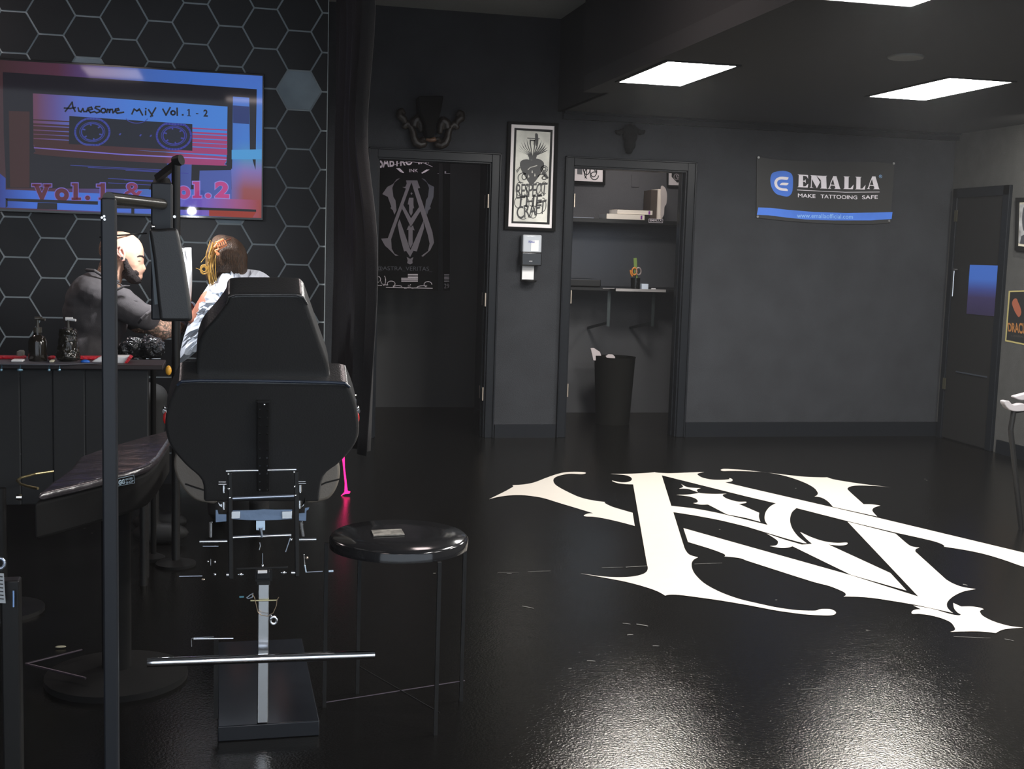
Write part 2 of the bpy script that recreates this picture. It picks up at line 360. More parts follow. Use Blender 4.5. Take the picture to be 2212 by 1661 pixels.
tag(o, 'small round dark ceiling grille between the two far light panels', 'ceiling speaker')

t = thing('spotlight', (5.22, 7.18, LC), 'small black ceiling spotlight washing the right wall', 'spotlight')
MB().lathe([(.04, 0), (.045, .01), (.045, .05), (.03, .06)], (5.22, 7.18, LC-.062), 20).build('housing', BLK, t)
sl_ = bpy.data.lights.new('wall_spot', 'SPOT'); sl_.energy = 45; sl_.color = (1, .97, .88); sl_.spot_size = math.radians(110); sl_.spot_blend = 1; sl_.shadow_soft_size = .03
so_ = bpy.data.objects.new('wall_spot', sl_); C.objects.link(so_); so_.location = (5.2, 7.2, LC-.09); so_.rotation_euler = (Vector((5.62, 7.95, 1.85))-so_.location).to_track_quat('-Z', 'Y').to_euler()
# ============================================================ FLOOR LOGO
def A(x, y): return (1040+x/3.6867, 980+y/3.6867)
def conv(pts, dx=0): return [(p[0]+dx, p[1]) + tuple(p[2:]) for p in pts]
S = []
S.append([(60,362,1),(180,303),(240,270),(252,262),(247,250,1),(330,245),(420,228),(520,190),(620,157),(700,145),(800,145),(832,153),(800,163),(700,160),(620,175),(580,195),(574,222),(600,255),(680,300),(780,345),(880,370),(988,385,1),(983,393),(1050,425),(1204,470,1),(1221,575,1),(1120,548),(1000,520),(900,503),(830,499),(816,490),(850,476),(890,474,1),(740,428),(620,392),(500,355),(420,340),(330,330),(220,332),(130,345)])
B = 2109
S.append([(1025,160,1),(1150,160),(1280,155),(1370,148),(1380,143,1),(1395,150),(1500,155),(1640,150),(1775,145,1),(1725,158),(1725,170),(1760,190),(1830,205),(1900,208),(1960,205),(1975,200),(1972,193,1),(1993,200),(2000,212),(1985,222),(1940,228,1),
 (B,268,1),(B+1050,510,1),(B+2212,788,1),(B+2900,960,1),(B+3300,1070),(B+3480,1180),(B+3300,1230),(B+3150,1200),(B+3300,1180),(B+3250,1120),(B+2900,1055),(B+2600,990),(B+2400,945),(B+2212,900),(B+2050,845),(B+1900,800),(B+1750,768),(B+1573,740,1),(B+1577,733),(B+1540,712),(B+1450,686),(B+1190,628,1),(B+800,535,1),(B+400,433,1),(B+365,465),(B+350,510),(B+352,555),(B+372,605),(B+415,660),(B+482,713,1),(B+455,712,1),(B+300,670),(B,580,1),(1900,530),(1700,492),(1528,465,1),
 (1615,745,1),(1630,775),(1660,805),(1725,825,1),(1690,845),(1674,875),(1680,920),(1710,970),(1780,1035),(1900,1100),(2050,1155),(2212,1194),(B+250,1225),(B+400,1245),(B+540,1250),(B+578,1240,1),(B+610,1236),(B+670,1238),(B+708,1255),(B+712,1272),(B+680,1286),(B+600,1287),(B+450,1277),(B+250,1250),(B+100,1222),(B,1203),(1900,1168),(1700,1140),(1580,1125),(1500,1123),(1463,1130,1),(1400,1095),(1300,1060),(1150,1020),(950,982),(785,952,1),(950,975),(1080,983),(1200,978),(1280,960),(1315,938),(1325,910),(1318,880,1),(1208,244,1),(1150,242),(1090,235),(1050,222),(1043,214),(1100,226),(1150,227),(1185,218),(1198,203),(1185,185),(1140,170)])
HOLE = [(1436,172,1),(B,340,1),(B+235,395,1),(B+190,420),(B+157,460),(B+146,500),(B+150,535),(B+170,567,1),(B,525,1),(1900,475),(1700,437),(1512,415,1)]
S.append([(1590,240,1),(1620,258),(1650,268),(1700,272),(1748,274,1),(1722,283),(1716,293),(1725,307,1),(1690,295),(1640,280),(1573,278,1),(1600,268),(1605,258)])
S.append([(1550,328,1),(1640,325),(1700,318),(1730,312,1),(1780,317),(1860,320),(1955,318,1),(1925,325),(1925,338),(1950,355),(2000,372),(2050,382),(2105,382),(2105,392),(2050,400,1),(B+103,470,1),(B+101,505),(B+113,543,1),(B,512,1),(1955,483,1),(1805,405,1),(1740,405),(1685,393,1),(1715,388),(1722,375),(1700,355),(1640,338)])
S.append(conv([(160,634,1),(300,682),(445,724,1),(523,717,1),(475,675),(428,622,1),(520,665),(620,697),(720,710),(790,707),(807,712),(795,725),(740,731),(655,723,1),(1148,950,1),(1277,1090,1),(835,965,1),(368,737,1),(330,748),(270,750),(187,735,1),(235,730),(252,710),(240,685)], B))
S.append([(1608,592,1),(B,733,1),(B+830,966,1),(B+1370,1137,1),(B+805,540,1),(B+1190,637,1),(B+1280,715),(B+1320,738),(B+1380,748,1),(B+1350,760),(B+1347,780,1),(B+1590,1000,1),(B+1640,1030),(B+1720,1060),(B+1828,1078,1),(B+1730,1097),(B+1650,1135),(B+1603,1180),(B+1600,1220),(B+1625,1252),(B+1648,1268,1),(B+1450,1225),(B+1330,1200),(B+1150,1170),(B+1000,1148),(B+880,1139),(B+775,1137,1),(B+792,1125),(B+782,1105),(B+730,1080),(B+650,1050),(B+500,1010),(B,850,1),(2050,830),(1935,818,1),(1940,805),(1900,785),(1800,750),(1645,703,1)])
S.append(conv([(1330,1208,1),(1480,1235),(1620,1275),(1690,1287),(1710,1280,1),(1680,1262),(1655,1230),(1648,1188,1),(1712,1217,1),(1790,1216),(1860,1226),(1892,1238,1),(1863,1250),(1865,1268),(1890,1295),(1970,1335),(2090,1370),(2207,1385,1),(2120,1390),(2040,1402),(1987,1428,1),(1900,1418),(1800,1414),(1625,1418,1),(1655,1408),(1662,1390),(1630,1345),(1560,1312),(1470,1288),(1380,1275),(1325,1275),(1317,1260),(1340,1243),(1390,1238,1)], B))
S.append([(1905,129),(1925,121),(1980,122),(B,131),(B+250,160),(B+450,182),(B+600,188),(B+643,187,1),(B+700,205),(B+850,230),(B+1000,250),(B+1158,268,1),(B+1050,258),(B+900,253),(B+835,260),(B+808,275),(B+820,298),(B+935,402,1),(B+1000,403),(B+1068,413,1),(B+1018,430),(B+1005,455),(B+1043,500,1),(B+690,423,1),(B+650,380),(B+600,350),(B+543,340,1),(B+565,328),(B+567,305),(B+530,265),(B+440,220),(B+300,175),(B+150,148),(B,139),(1980,137),(1925,138)])
lg = MB(); LZ = .002
for i, sh in enumerate(S):
    out = [PZ(*A(*p), LZ) for p in crom(sh, 6)]
    if i == 1:
        hole = [PZ(*A(*p), LZ) for p in crom(HOLE, 6)]
        vs = [lg.bm.verts.new(p) for p in out+hole]
        for t in tessellate_polygon([out, hole]):
            try: lg.bm.faces.new([vs[k] for k in t])
            except ValueError: pass
    else: lg.flat(out)
tag(lg.build('floor_emblem', pm('white_floor_paint', (.54, .5, .445), .3, var=.02, vscale=20), smooth=False), 'large white ornate letter monogram painted on the glossy black floor', 'floor emblem')

# ============================================================ BANNER ON BACK WALL
BY = WY-.012
def bn(px, py, k=0): return PY(px, py, BY-k)
t = thing('banner', bn(1635, 475), 'black and blue cloth banner lettered EMALLA pinned to the grey wall', 'banner')
top = [(1635,338),(1680,345),(1750,348),(1830,349),(1890,350),(1932,354)]; bot = [(1924,481),(1880,484),(1790,483),(1700,477),(1660,473),(1634,470)]
MB().ngon([bn(*p) for p in crom([q if i not in (0, 5) else q+(1,) for i, q in enumerate(top)]+[q if i not in (0, 5) else q+(1,) for i, q in enumerate(bot)], 4)], (0, .006, 0)).build('cloth', pm('banner_black', .016, .6), t, smooth=False)
BLU = pm('banner_blue', (.06, .19, .72), .6, var=.1, vscale=5)
MB().flat([bn(*p, .001) for p in [(1638,448),(1665,449),(1700,453),(1760,458),(1830,460),(1890,459),(1928,458),(1926,473),(1880,476),(1800,476),(1740,474),(1700,470),(1660,465),(1635,464)]]).build('stripe', BLU, t, smooth=False)
MB().flat([bn(*p, .001) for p in crom([(1672,372),(1690,369),(1705,372),(1712,380),(1713,397),(1711,415),(1703,424),(1690,423),(1676,418),(1667,405),(1664,390),(1666,378)], 4)]).build('logo_badge', BLU, t, smooth=False)
def Z8(x, y): return (1600+x/5.53, 300+y/5.53)
WB = pm('banner_white', (.85, .8, .85), .6)
m = MB()
m.flat([bn(*Z8(*p), .002) for p in crom([(572,458,1),(480,452),(430,470),(405,505),(403,540),(420,580),(460,610),(500,618),(562,624,1),(562,605),(545,592,1),(490,588),(452,570),(438,545),(437,515),(452,494),(485,484),(545,490,1),(565,482)], 4)])
m.flat([bn(*Z8(*p), .002) for p in crom([(572,526,1),(500,523),(480,532),(468,550),(500,552),(545,555,1),(565,545)], 4)])
def stroke(pts, w=0):
    return [bn(*Z8(*p), .002) for p in pts]
Es = [[(678,424),(805,432),(805,478),(790,450),(765,442),(745,441),(745,500),(765,498),(775,480),(778,530),(765,512),(745,510),(747,568),(775,566),(795,545),(808,535),(800,582),(676,575),(690,568),(694,432)]]
Ms = [[(832,433),(903,437),(950,520),(985,442),(1033,441),(1022,450),(1026,588),(1036,595),(948,592),(962,583),(960,495),(910,590),(850,478),(848,575),(870,587),(824,582),(838,572),(845,445)]]
def Aa(x, dx=0, y=0): return [[(x+60,445+y),(x+98,446+y),(x+140,590+y),(x+150,599+y),(x+70,597+y),(x+86,588+y),(x+78,560+y),(x+30,556+y),(x+22,585+y),(x+34,596+y),(x-6,594+y),(x+8,584+y),(x+28,530+y),(x+34,546+y),(x+74,549+y),(x+56,478+y),(x+30,545+y),(x+24,530+y)]]
def Ll(x, y=0): return [[(x,448+y),(x+75,451+y),(x+62,458+y),(x+60,590+y),(x+85,588+y),(x+108,560+y),(x+122,545+y),(x+112,602+y),(x-4,598+y),(x+10,590+y),(x+12,458+y)]]
for lst in (Es, Ms, Aa(1046), Ll(1228), Ll(1370, 4), Aa(1512, 0, 3)):
    for p in lst: m.flat(stroke(p))
m.flat(stroke([(672,606),(900,618),(1250,634),(1660,632),(1660,637),(1250,640),(900,624),(672,613)]))
add_text(m, 'MAKE', [bn(*Z8(*p), .002) for p in ((684,652),(893,662),(893,706),(684,697))], bold=.01)
add_text(m, 'TATTOOING', [bn(*Z8(*p), .002) for p in ((955,664),(1392,678),(1392,722),(955,708))], bold=.01)
add_text(m, 'SAFE', [bn(*Z8(*p), .002) for p in ((1450,676),(1638,672),(1638,716),(1450,720))], bold=.01)
m.build('lettering', WB, t, smooth=False, recalc=False)
m = MB(); add_text(m, 'www.emallaofficial.com', [bn(*Z8(*p), .003) for p in ((672,885),(1340,905),(1340,955),(672,942))])
add_text(m, '®', [bn(*Z8(*p), .003) for p in ((1652,428),(1690,430),(1690,468),(1652,466))])
m.build('web_address', pm('pale_blue_print', (.3, .55, .9), .6), t, smooth=False, recalc=False)
for p in ((1639,340),(1931,353),(1637,468),(1921,477)):
    c = bn(*p, .003); MB().cyl(c, c+Vector((0, .004, 0)), .009, n=14).build('grommet', pm('nickel', .5, .3, 1), t)

# ============================================================ FRAMED ART BETWEEN THE DOORS
def frame_on(fn, outer, inner, name, label, cat, depth, fmat, matcol, inwards=Vector((0, 1, 0))):
    """outer / inner: four pixel corners TL TR BR BL of the moulding; fn(px,py,k) point k metres proud of the wall"""
    t = thing(name, fn(*outer[3], 0), label, cat)
    O = [fn(*p, depth) for p in outer]; I = [fn(*p, depth) for p in inner]; m = MB()
    for i in range(4):
        j = (i+1) % 4; m.ngon([O[i], O[j], I[j], I[i]], inwards*(depth-.001))
    m.build('moulding', fmat, t, bevel=.002, smooth=False)
    MB().ngon([fn(*p, depth*.45) for p in inner], inwards*.006).build('mount_board', matcol, t, smooth=False)
    return t
def wf(px, py, k): return PY(px, py, WY-k)
MATB = pm('cream_mount', (.92, .86, .85), .7)
t = frame_on(wf, ((1098,262),(1207,266),(1200,500),(1090,495)), ((1105,268),(1199,272),(1193,493),(1098,489)), 'picture_frame', 'tall black framed heart drawing lettered Respect The Craft, between the doors', 'picture', .03, BLKM, MATB)
def Z6(x, y): return (1060+x/4.153, 240+y/4.153)
def a6(pts, k): return [wf(*Z6(*p), k) for p in pts]
MB().flat(a6([(213,150),(556,168),(528,1018),(186,1005)], .0150)).build('inner_border', BLK, t, smooth=False)
art = MB().flat(a6([(232,170),(536,190),(504,998),(203,988)], .0155)).build('drawing', pm('drawing_paper', (.72, .71, .64), .7, var=.22, vscale=9), t, smooth=False)
INK = pm('drawing_ink', .014, .5); INKG = pm('drawing_grey_wash', (.12, .125, .13), .6)
m = MB()
m.flat(a6(crom([(370,440),(410,425),(455,440),(478,470),(470,520),(440,575),(400,630),(370,660),(340,640),(310,590),(275,530),(262,480),(275,445),(320,432)], 4), .016))
m.flat(a6([(340,400),(412,402),(405,440),(346,438)], .0162)); m.flat(a6([(336,395),(414,399),(412,412),(336,408)], .0164))
for sx in (-1, 1):
    for a in range(7):
        an = math.radians(8+a*13); L = 150-a*3; x0, y0 = 376+sx*(5+a*4), 400
        x1, y1 = x0+sx*L*math.sin(an)*.6, y0-L*.62*math.cos(an*.7); x2, y2 = x0+sx*L*math.sin(an)*.85, y0-L*math.cos(an*.8)*1.1
        m.flat(a6([(x0-4, y0), (x1-5, y1), (x2, y2), (x1+5, y1+6), (x0+5, y0)], .0162))
m.flat(a6([(350,255),(398,258),(396,270),(350,268)], .0165)).flat(a6([(350,255),(362,256),(360,300),(348,300)], .0165)).flat(a6([(386,257),(398,258),(398,305),(386,305)], .0165))
m.flat(a6(crom([(398,210),(412,200),(424,215),(426,290),(414,312),(402,300)], 3), .0165)).flat(a6([(328,238),(440,244),(438,252),(328,246)], .0166))
for i in range(10):
    x = 250+i*8; m.flat(a6([(x-12, 560-i*12), (x-26+i, 520-i*8), (x-8, 540-i*12)], .0162)); x = 455+i*5
    m.flat(a6([(x, 560+i*4), (x+30-i, 520+i*8), (x+12, 575+i*4)], .0162))
add_text(m, 'RESPECT', a6([(232,655),(512,640),(500,760),(228,780)], .0166), bold=.012, space=.82)
add_text(m, 'THE', a6([(235,770),(465,750),(455,850),(228,868)], .0166), bold=.012)
add_text(m, 'CRAFT', a6([(228,862),(502,790),(488,920),(240,972)], .0166), bold=.012, space=.85)
def ribbon(m, pts, w, fn):
    n = len(pts)
    for i in range(n-1):
        (x0, y0), (x1, y1) = pts[i], pts[i+1]; d = math.hypot(x1-x0, y1-y0) or 1; nx, ny = -(y1-y0)/d*w/2, (x1-x0)/d*w/2
        ex, ey = (x1-x0)/d*w*.35, (y1-y0)/d*w*.35
        m.flat([fn(x0-ex+nx, y0-ey+ny), fn(x1+ex+nx, y1+ey+ny), fn(x1+ex-nx, y1+ey-ny), fn(x0-ex-nx, y0-ey-ny)])
def arc(cx, cy, rx, ry, a0, a1, n=12): return [(cx+rx*math.cos(math.radians(a0+(a1-a0)*i/n)), cy+ry*math.sin(math.radians(a0+(a1-a0)*i/n))) for i in range(n+1)]
f6 = lambda x, y: wf(*Z6(x, y), .0168)
for cx, cy, rx, ry, a0, a1 in ((255,700,28,60,20,300),(300,720,22,55,-60,150),(350,700,26,50,100,330),(420,690,30,50,-120,120),(480,690,26,55,60,300),(250,820,36,50,40,330),(320,830,24,50,-90,120),(400,810,30,45,60,300),(470,840,26,60,-100,90),(290,910,55,60,60,250),(350,900,24,55,-80,120),(430,880,36,40,40,320),(380,930,30,30,-30,180)):
    ribbon(m, arc(cx, cy, rx, ry, a0, a1), 6, f6)
m.build('ink_lines', INK, t, smooth=False, recalc=False)
m = MB(); f7 = lambda x, y: wf(*Z6(x, y), .0160)
for cx, cy, rx, ry, a0, a1 in ((290,600,45,45,90,300),(300,590,20,25,0,300),(480,520,30,30,0,340),(480,520,16,16,0,340),(460,590,35,22,180,380),(480,600,20,14,0,300)): ribbon(m, arc(cx, cy, rx, ry, a0, a1), 8, f7)
m.build('grey_wash', INKG, t, smooth=False, recalc=False)
m = MB(); f8 = lambda x, y: wf(*Z6(x, y), .0170)
ribbon(m, [(335,525),(355,505),(385,498),(415,488)], 7, f8)
for x, y in ((372,545),(340,585),(396,575)): m.flat([f8(x, y-18), f8(x+7, y+4), f8(x, y+14), f8(x-6, y+4)])
m.build('white_tears', pm('pale_highlight', (.6, .58, .52), .6), t, smooth=False, recalc=False)

# ============================================================ HAND SANITISER DISPENSER
c0 = wf(1143, 612, 0)
t = thing('soap_dispenser', c0, 'wall mounted dispenser with clear top and black body under the framed drawing', 'dispenser')
def rb(x0, y0, x1, y1, d0, d1, name, mat, par, bev=.006):
    a, b = wf(x0, y1, 0), wf(x1, y0, 0)
    return MB().span((a.x, WY-d1, a.z), (b.x, WY-d0, b.z)).build(name, mat, par, bevel=bev, seg=3)
rb(1123, 508, 1165, 545, .005, .085, 'bottle_window', pm('clear_plastic_bottle', (.45, .47, .5), .15, coat=1), t, .01)
lb = rb(1141, 519, 1158, 542, .085, .0862, 'label', PAP, t, 0)
m = MB(); add_text(m, 'PURELL', [PY(1142, 520, WY-.0868), PY(1156, 520, WY-.0868), PY(1155, 525, WY-.0868), PY(1142, 525, WY-.0868)], bold=.02); m.build('label_print', pm('blue_print', (.02, .04, .3), .5), t, smooth=False, recalc=False)
rb(1120, 545, 1164, 573, .001, .1, 'body', BLKG, t, .008)
m = MB(); add_text(m, 'GOJO', [PY(1143, 563, WY-.1008), PY(1150, 563, WY-.1008), PY(1150, 566, WY-.1008), PY(1143, 566, WY-.1008)]); m.build('maker_mark', PAP, t, smooth=False, recalc=False)
rb(1124, 573, 1154, 606, .001, .02, 'back_plate', BLKS, t, .003)
rb(1126, 575, 1152, 603, .02, .022, 'drip_shield', PAP, t, 0)
a = wf(1141, 607, 0); MB().lathe([(.03, 0), (.05, .008), (.056, .02), (.05, .02), (.02, .01)], (a.x, WY-.055, a.z-.012), 20).build('drip_tray', BLKG, t)

# ============================================================ BULL HEAD + ORNATE SCROLL SCONCE
def Z2(x, y): return (1310+x/19.54, 255+y/19.54)
t = thing('bull_skull', wf(*Z2(960, 1520), 0), 'black bull head mask hung above the office doorway', 'wall mask')
SK = pm('matte_black_cast', .006, .9, spec=.1)
def z2m(x, y, d): return wf(*Z2(x, y), d)
m = MB(); s = mpp(WY)/19.54
m.ball(z2m(1000, 580, .03), (380*s, .05, 330*s)); m.ball(z2m(1000, 800, .04), (340*s, .05, 300*s)); m.ball(z2m(985, 1100, .045), (270*s, .045, 330*s)); m.ball(z2m(970, 1380, .05), (140*s, .04, 150*s))
for x, y in ((830,300),(1000,240),(1180,310),(720,420),(1300,430)): m.cyl(z2m(x, y+160, .03), z2m(x+(x-1000)*.05, y-40, .035), .018, .003, n=8)
m.build('head', SK, t, remesh=.006, sm=2)
for sx in (-1, 1):
    pts = [z2m(1000+sx*x, y, .03) for x, y in ((300, 560), (430, 610), (540, 600), (600, 560), (620, 510))]
    MB().tube(pts, [.022, .02, .015, .009, .003]).build('horn', SK, t)
def Z1(x, y): return (850+x/11.86, 190+y/11.86)
t = thing('wall_sconce', wf(*Z1(950, 1460), 0), 'dark carved scroll bracket on the wall above the left doorway', 'wall bracket')
s = mpp(WY)/11.86; WOOD = pm('dark_varnished_carving', (.012, .009, .007), .42, spec=.3)
def z1(x, y, d): return wf(*Z1(x, y), d)
m = MB(); m.prism([z1(*p, .17) for p in ((650,200),(1290,200),(1220,600),(1110,900),(1040,1260),(850,1260),(820,900),(680,600))], (0, .165, 0)); m.build('corbel', pm('matte_black_cast', .012), t, bevel=.01)
for sx in (-1, 1):
    X = lambda x: 950+sx*x
    yo = 0 if sx < 0 else 50
    p = [(120,1310),(160,1280),(210,1300),(220,1360),(170,1430),(270,1455),(370,1400),(430,1270),(450,1130),(500,1000),(600,900),(680,980),(620,1040)]
    MB().tube([z1(X(x), y+yo*.3, .05) for x, y in p], [.012,.014,.016,.02,.026,.03,.032,.03,.027,.024,.022,.02,.012]).build('scroll', WOOD, t, remesh=.005, sm=2)
    p = [(640,900),(700,780),(780,720),(790,620),(740,580),(690,640),(720,720)]
    MB().tube([z1(X(x), y+yo, .05) for x, y in p], [.02,.028,.03,.026,.022,.016,.01]).tube([z1(X(x), y+yo, .06) for x, y in ((430,1000),(400,850),(330,800),(260,900),(240,1060),(300,1090))], [.03,.035,.036,.03,.022,.016]).build('leaf_scroll', WOOD, t, remesh=.005, sm=1)
MB().ball(z1(960, 1330, .05), (160*s, .03, 60*s)).ball(z1(870, 1290, .06), .014).ball(z1(1040, 1300, .06), .014).build('flower_boss', pm('bronze_boss', (.09, .045, .025), .4), t, remesh=.005, sm=1)

# ============================================================ HALLWAY POSTER SEEN THROUGH DOOR 1
VY = 9.6
def Z5(x, y, k=0): return PY(780+x/4.153, 300+y/4.153, VY-k)
t = thing('hanging_banner', Z5(400, 1340), 'black hanging sign with grey crossed letters seen inside the left doorway', 'sign')
MB().ngon([Z5(*p) for p in ((95,60),(700,70),(690,1360),(95,1350))], (0, .01, 0)).build('panel', pm('sign_black', .006, .8, spec=.05), t, smooth=False)
a = Z5(395, 100); MB().cyl(Vector((a.x-.25, VY, 2.17)), Vector((a.x+.25, VY, 2.17)), .008).cyl((a.x-.2, VY, 2.17), (a.x-.2, VY, 2.45), .002).cyl((a.x+.2, VY, 2.17), (a.x+.2, VY, 2.45), .002).build('hanging_rail', STL, t)
GR = pm('sign_grey', (.1, .086, .1), .6); WL = pm('sign_white', (.6, .54, .57), .6); DG = pm('sign_faint', (.045, .045, .06), .6)
m = MB()
for p in ([(403,372),(505,372),(515,405),(530,440),(508,445),(640,835),(655,930),(620,1000),(555,1057),(540,1050),(600,1005),(615,940),(598,860),(452,390),(300,810),(270,900),(275,985),(300,1030),(338,1046),(310,1050),(240,980),(215,960),(180,895),(240,890),(262,830),(402,445),(370,432),(397,430),(410,400)],
          [(378,590),(448,712),(535,590),(548,622),(446,790),(366,622)],
          [(190,495),(235,430),(285,405),(318,362),(350,352),(300,392),(280,440),(290,520),(308,550),(318,640),(298,680),(285,640),(262,620),(272,610),(240,520)],
          [(345,720),(328,765),(345,860),(385,1010),(405,1005),(440,1060),(470,1003),(500,1010),(565,800),(560,732),(443,998)],
          [(430,528),(470,528),(470,590),(476,622),(464,625),(462,665),(448,690),(432,660),(430,590),(418,588)],
          [(408,818),(430,772),(446,795),(465,775),(480,822),(463,815),(463,940),(443,978),(425,940),(425,815)],
          [(408,1058),(440,1076),(470,1060),(460,1090),(463,1115),(440,1125),(413,1115),(418,1090)], [(452,478),(462,490),(452,503),(443,490)]):
    m.flat([Z5(x, y, .002) for x, y in p])
m.build('monogram', GR, t, smooth=False, recalc=False)
m = MB(); m.flat([Z5(890-x, y, .002) for x, y in [(235,430),(285,405),(318,362),(350,352),(300,392),(280,440),(290,520),(308,550),(318,640),(298,680),(285,640),(262,620),(272,610),(240,520)]])
add_text(m, '@ASTRA_VERITAS_', [Z5(140,1140,.002), Z5(640,1145,.002), Z5(640,1198,.002), Z5(140,1185,.002)], bold=-.01)
m.build('faint_print', DG, t, smooth=False, recalc=False)
m = MB(); z5 = lambda x, y: Z5(x, y, .003)
ribbon(m, [(152,165),(130,1240)], 7, z5); ribbon(m, [(225,1332),(640,1340)], 5, z5); ribbon(m, [(265,245),(350,215),(450,205),(560,215),(640,250)], 4, z5)
m.flat([z5(*p) for p in [(312,262),(345,262),(385,300),(380,308),(350,295)]]).flat([z5(*p) for p in [(615,275),(585,275),(540,305),(548,312),(575,300)]])
add_text(m, 'SABTRO  INK', [z5(160,150), z5(650,165), z5(650,215), z5(160,262)], bold=.02)
add_text(m, 'INK', [z5(432,270), z5(510,270), z5(510,298), z5(432,298)])
for i in range(3): ribbon(m, [(422,1216+i*14),(507,1216+i*14)], 7, z5)
for i in range(3): ribbon(m, [(363,1250+i*13),(507,1250+i*13)], 7, z5)
for a_ in (arc(155,1260,20,25,90,400),arc(200,1270,20,45,-60,90),arc(165,1300,40,15,60,250),arc(270,1300,35,25,-200,60),arc(330,1330,40,14,180,330),arc(395,1320,30,20,-20,100),arc(465,1320,28,20,60,220),arc(600,1305,35,25,120,360),arc(560,1335,60,18,180,300),arc(240,1290,60,20,90,200)): ribbon(m, a_, 6, z5)
m.build('white_print', WL, t, smooth=False, recalc=False)
m = MB()
for i in range(6): ribbon(m, [(747,1218+i*12),(789,1218+i*12)], 5, z5)
add_text(m, '29', [z5(745,1300), z5(789,1300), z5(789,1340), z5(745,1340)], bold=-.02); add_text(m, '. L', [z5(685,290), z5(800,290), z5(800,312), z5(685,312)])
o = MB().ngon([Z5(735,130,0), Z5(800,130,0), Z5(795,1360,0), Z5(735,1360,0)], (0, .01, 0)).build('sign_panel', pm('sign_black', .014), smooth=False)
tag(o, 'narrow black strip sign right of the crossed letter sign inside the doorway', 'sign')
m.build('white_print', pm('sign_dim_white', (.3, .28, .3), .6), o, smooth=False, recalc=False)

# ============================================================ OFFICE BEHIND DOOR 2
def Z7(x, y): return (1200+x/4.153, 240+y/4.153)
def of(px, py, k): return PY(px, py, RY-k)
for nm, o4, i4, lab in (('a', ((150,300),(455,300),(447,665),(140,655)), ((158,312),(434,315),(427,636),(153,623)), 'black framed script print at the upper left of the office'),
                        ('b', ((1000,320),(1290,330),(1285,690),(1005,680)), ((1017,335),(1275,340),(1270,668),(1013,663)), 'black framed octagonal script print at the upper right of the office')):
    t = frame_on(of, tuple(Z7(*p) for p in o4), tuple(Z7(*p) for p in i4), 'picture_frame', lab, 'picture', .025, BLKM, MATB)
    m = MB(); f9 = lambda x, y: of(*Z7(x, y), .0125)
    if nm == 'a':
        MB().flat([f9(*p) for p in ((195,400),(240,400),(240,570),(195,565))]).build('grey_block', INKG, t, smooth=False)
        for a_ in (arc(280,520,30,50,0,330),arc(340,540,30,50,-90,200),arc(350,580,35,35,0,300),arc(300,560,40,50,120,300),arc(260,540,20,60,-60,80),arc(370,510,25,30,100,300)): ribbon(m, a_, 8, f9)
    else:
        MB().flat([f9(*p) for p in ((1045,400),(1200,400),(1200,640),(1090,640),(1042,590))]).build('grey_block', BLK, t, smooth=False); f9 = lambda x, y: of(*Z7(x, y), .014)
        for a_ in (arc(1085,590,22,25,0,330),arc(1115,570,30,45,-90,200),arc(1150,600,30,35,0,300)): ribbon(m, a_, 9, f9)
    m.build('script', INK if nm == 'a' else WL, t, smooth=False, recalc=False)
sw = MB().ngon([of(*Z7(*p), .008) for p in ((685,570),(752,568),(750,682),(682,680))], (0, .008, 0)).build('light_switch', pm('office_paint', (.11,)*3), bevel=.002, smooth=False)
tag(sw, 'blank grey switch plate on the office wall above the shelf', 'switch plate')
# shelf
SY0 = 9.72; zt = PY(1330, 473, SY0).z
sh = tag(MB().span((2.3, SY0, zt-.035), (4.45, RY, zt)).build('wall_shelf', BLKS, bevel=.002, smooth=False), 'long black wall shelf across the office', 'shelf')
m = MB().flat([PY(*Z7(*p), SY0-.001) for p in ((835,965),(965,968),(963,1003),(835,1000))]); st = m.build('sticker', WL, sh, smooth=False)
m = MB().flat([PY(*Z7(*p), SY0-.0015) for p in ((839,969),(961,972),(959,999),(839,996))]); m.build('sticker_ground', BLK, sh, smooth=False)
m = MB(); add_text(m, 'EMALLA', [PY(*Z7(*p), SY0-.002) for p in ((846,973),(955,975),(954,990),(846,989))], bold=.03); m.build('sticker_print', WL, sh, smooth=False, recalc=False)
def book(x0, x1, ytop, ybot, lab, col, y0, d=.22, txt=None, base=None):
    a, b = PY(*Z7(x0, ybot), y0), PY(*Z7(x1, ytop), y0); z0 = base; z1 = z0+(b.z-a.z)
    t = thing('book', ((a.x+b.x)/2, y0+d/2, z0), lab, 'book', 'books on the office shelf')
    MB().span((a.x, y0+.003, z0+.003), (b.x-.004, y0+d, z1-.003)).build('pages', PAP, t, smooth=False)
    MB().span((a.x, y0, z0), (b.x, y0+d, z0+.003)).span((a.x, y0, z1-.003), (b.x, y0+d, z1)).span((a.x, y0, z0), (b.x, y0+.003, z1)).build('cover', col, t, smooth=False)
    m = MB(); add_text(m, 'tattoo artist supply  www.supply', [(a.x+.04, y0-.001, z1-.008), (b.x-.06, y0-.001, z1-.008), (b.x-.06, y0-.001, z0+.007), (a.x+.04, y0-.001, z0+.007)]) if False else None
    MB().span((b.x-.035, y0-.001, z0+.006), (b.x-.02, y0, z1-.006)).build('spine_mark', pm('purple_mark', (.2, .02, .25), .5), t, smooth=False)
    m.bm.free(); return z1
CRM = pm('cream_cover', (.75, .68, .58), .5)
z1_ = book(458, 800, 925, 958, 'cream spined book lying lowest in the pair on the office shelf', CRM, SY0+.02, base=zt)
book(553, 870, 903, 935, 'cream spined book resting on top of another on the office shelf', CRM, SY0+.03, base=z1_)
a = PY(*Z7(240, 935), SY0+.02)
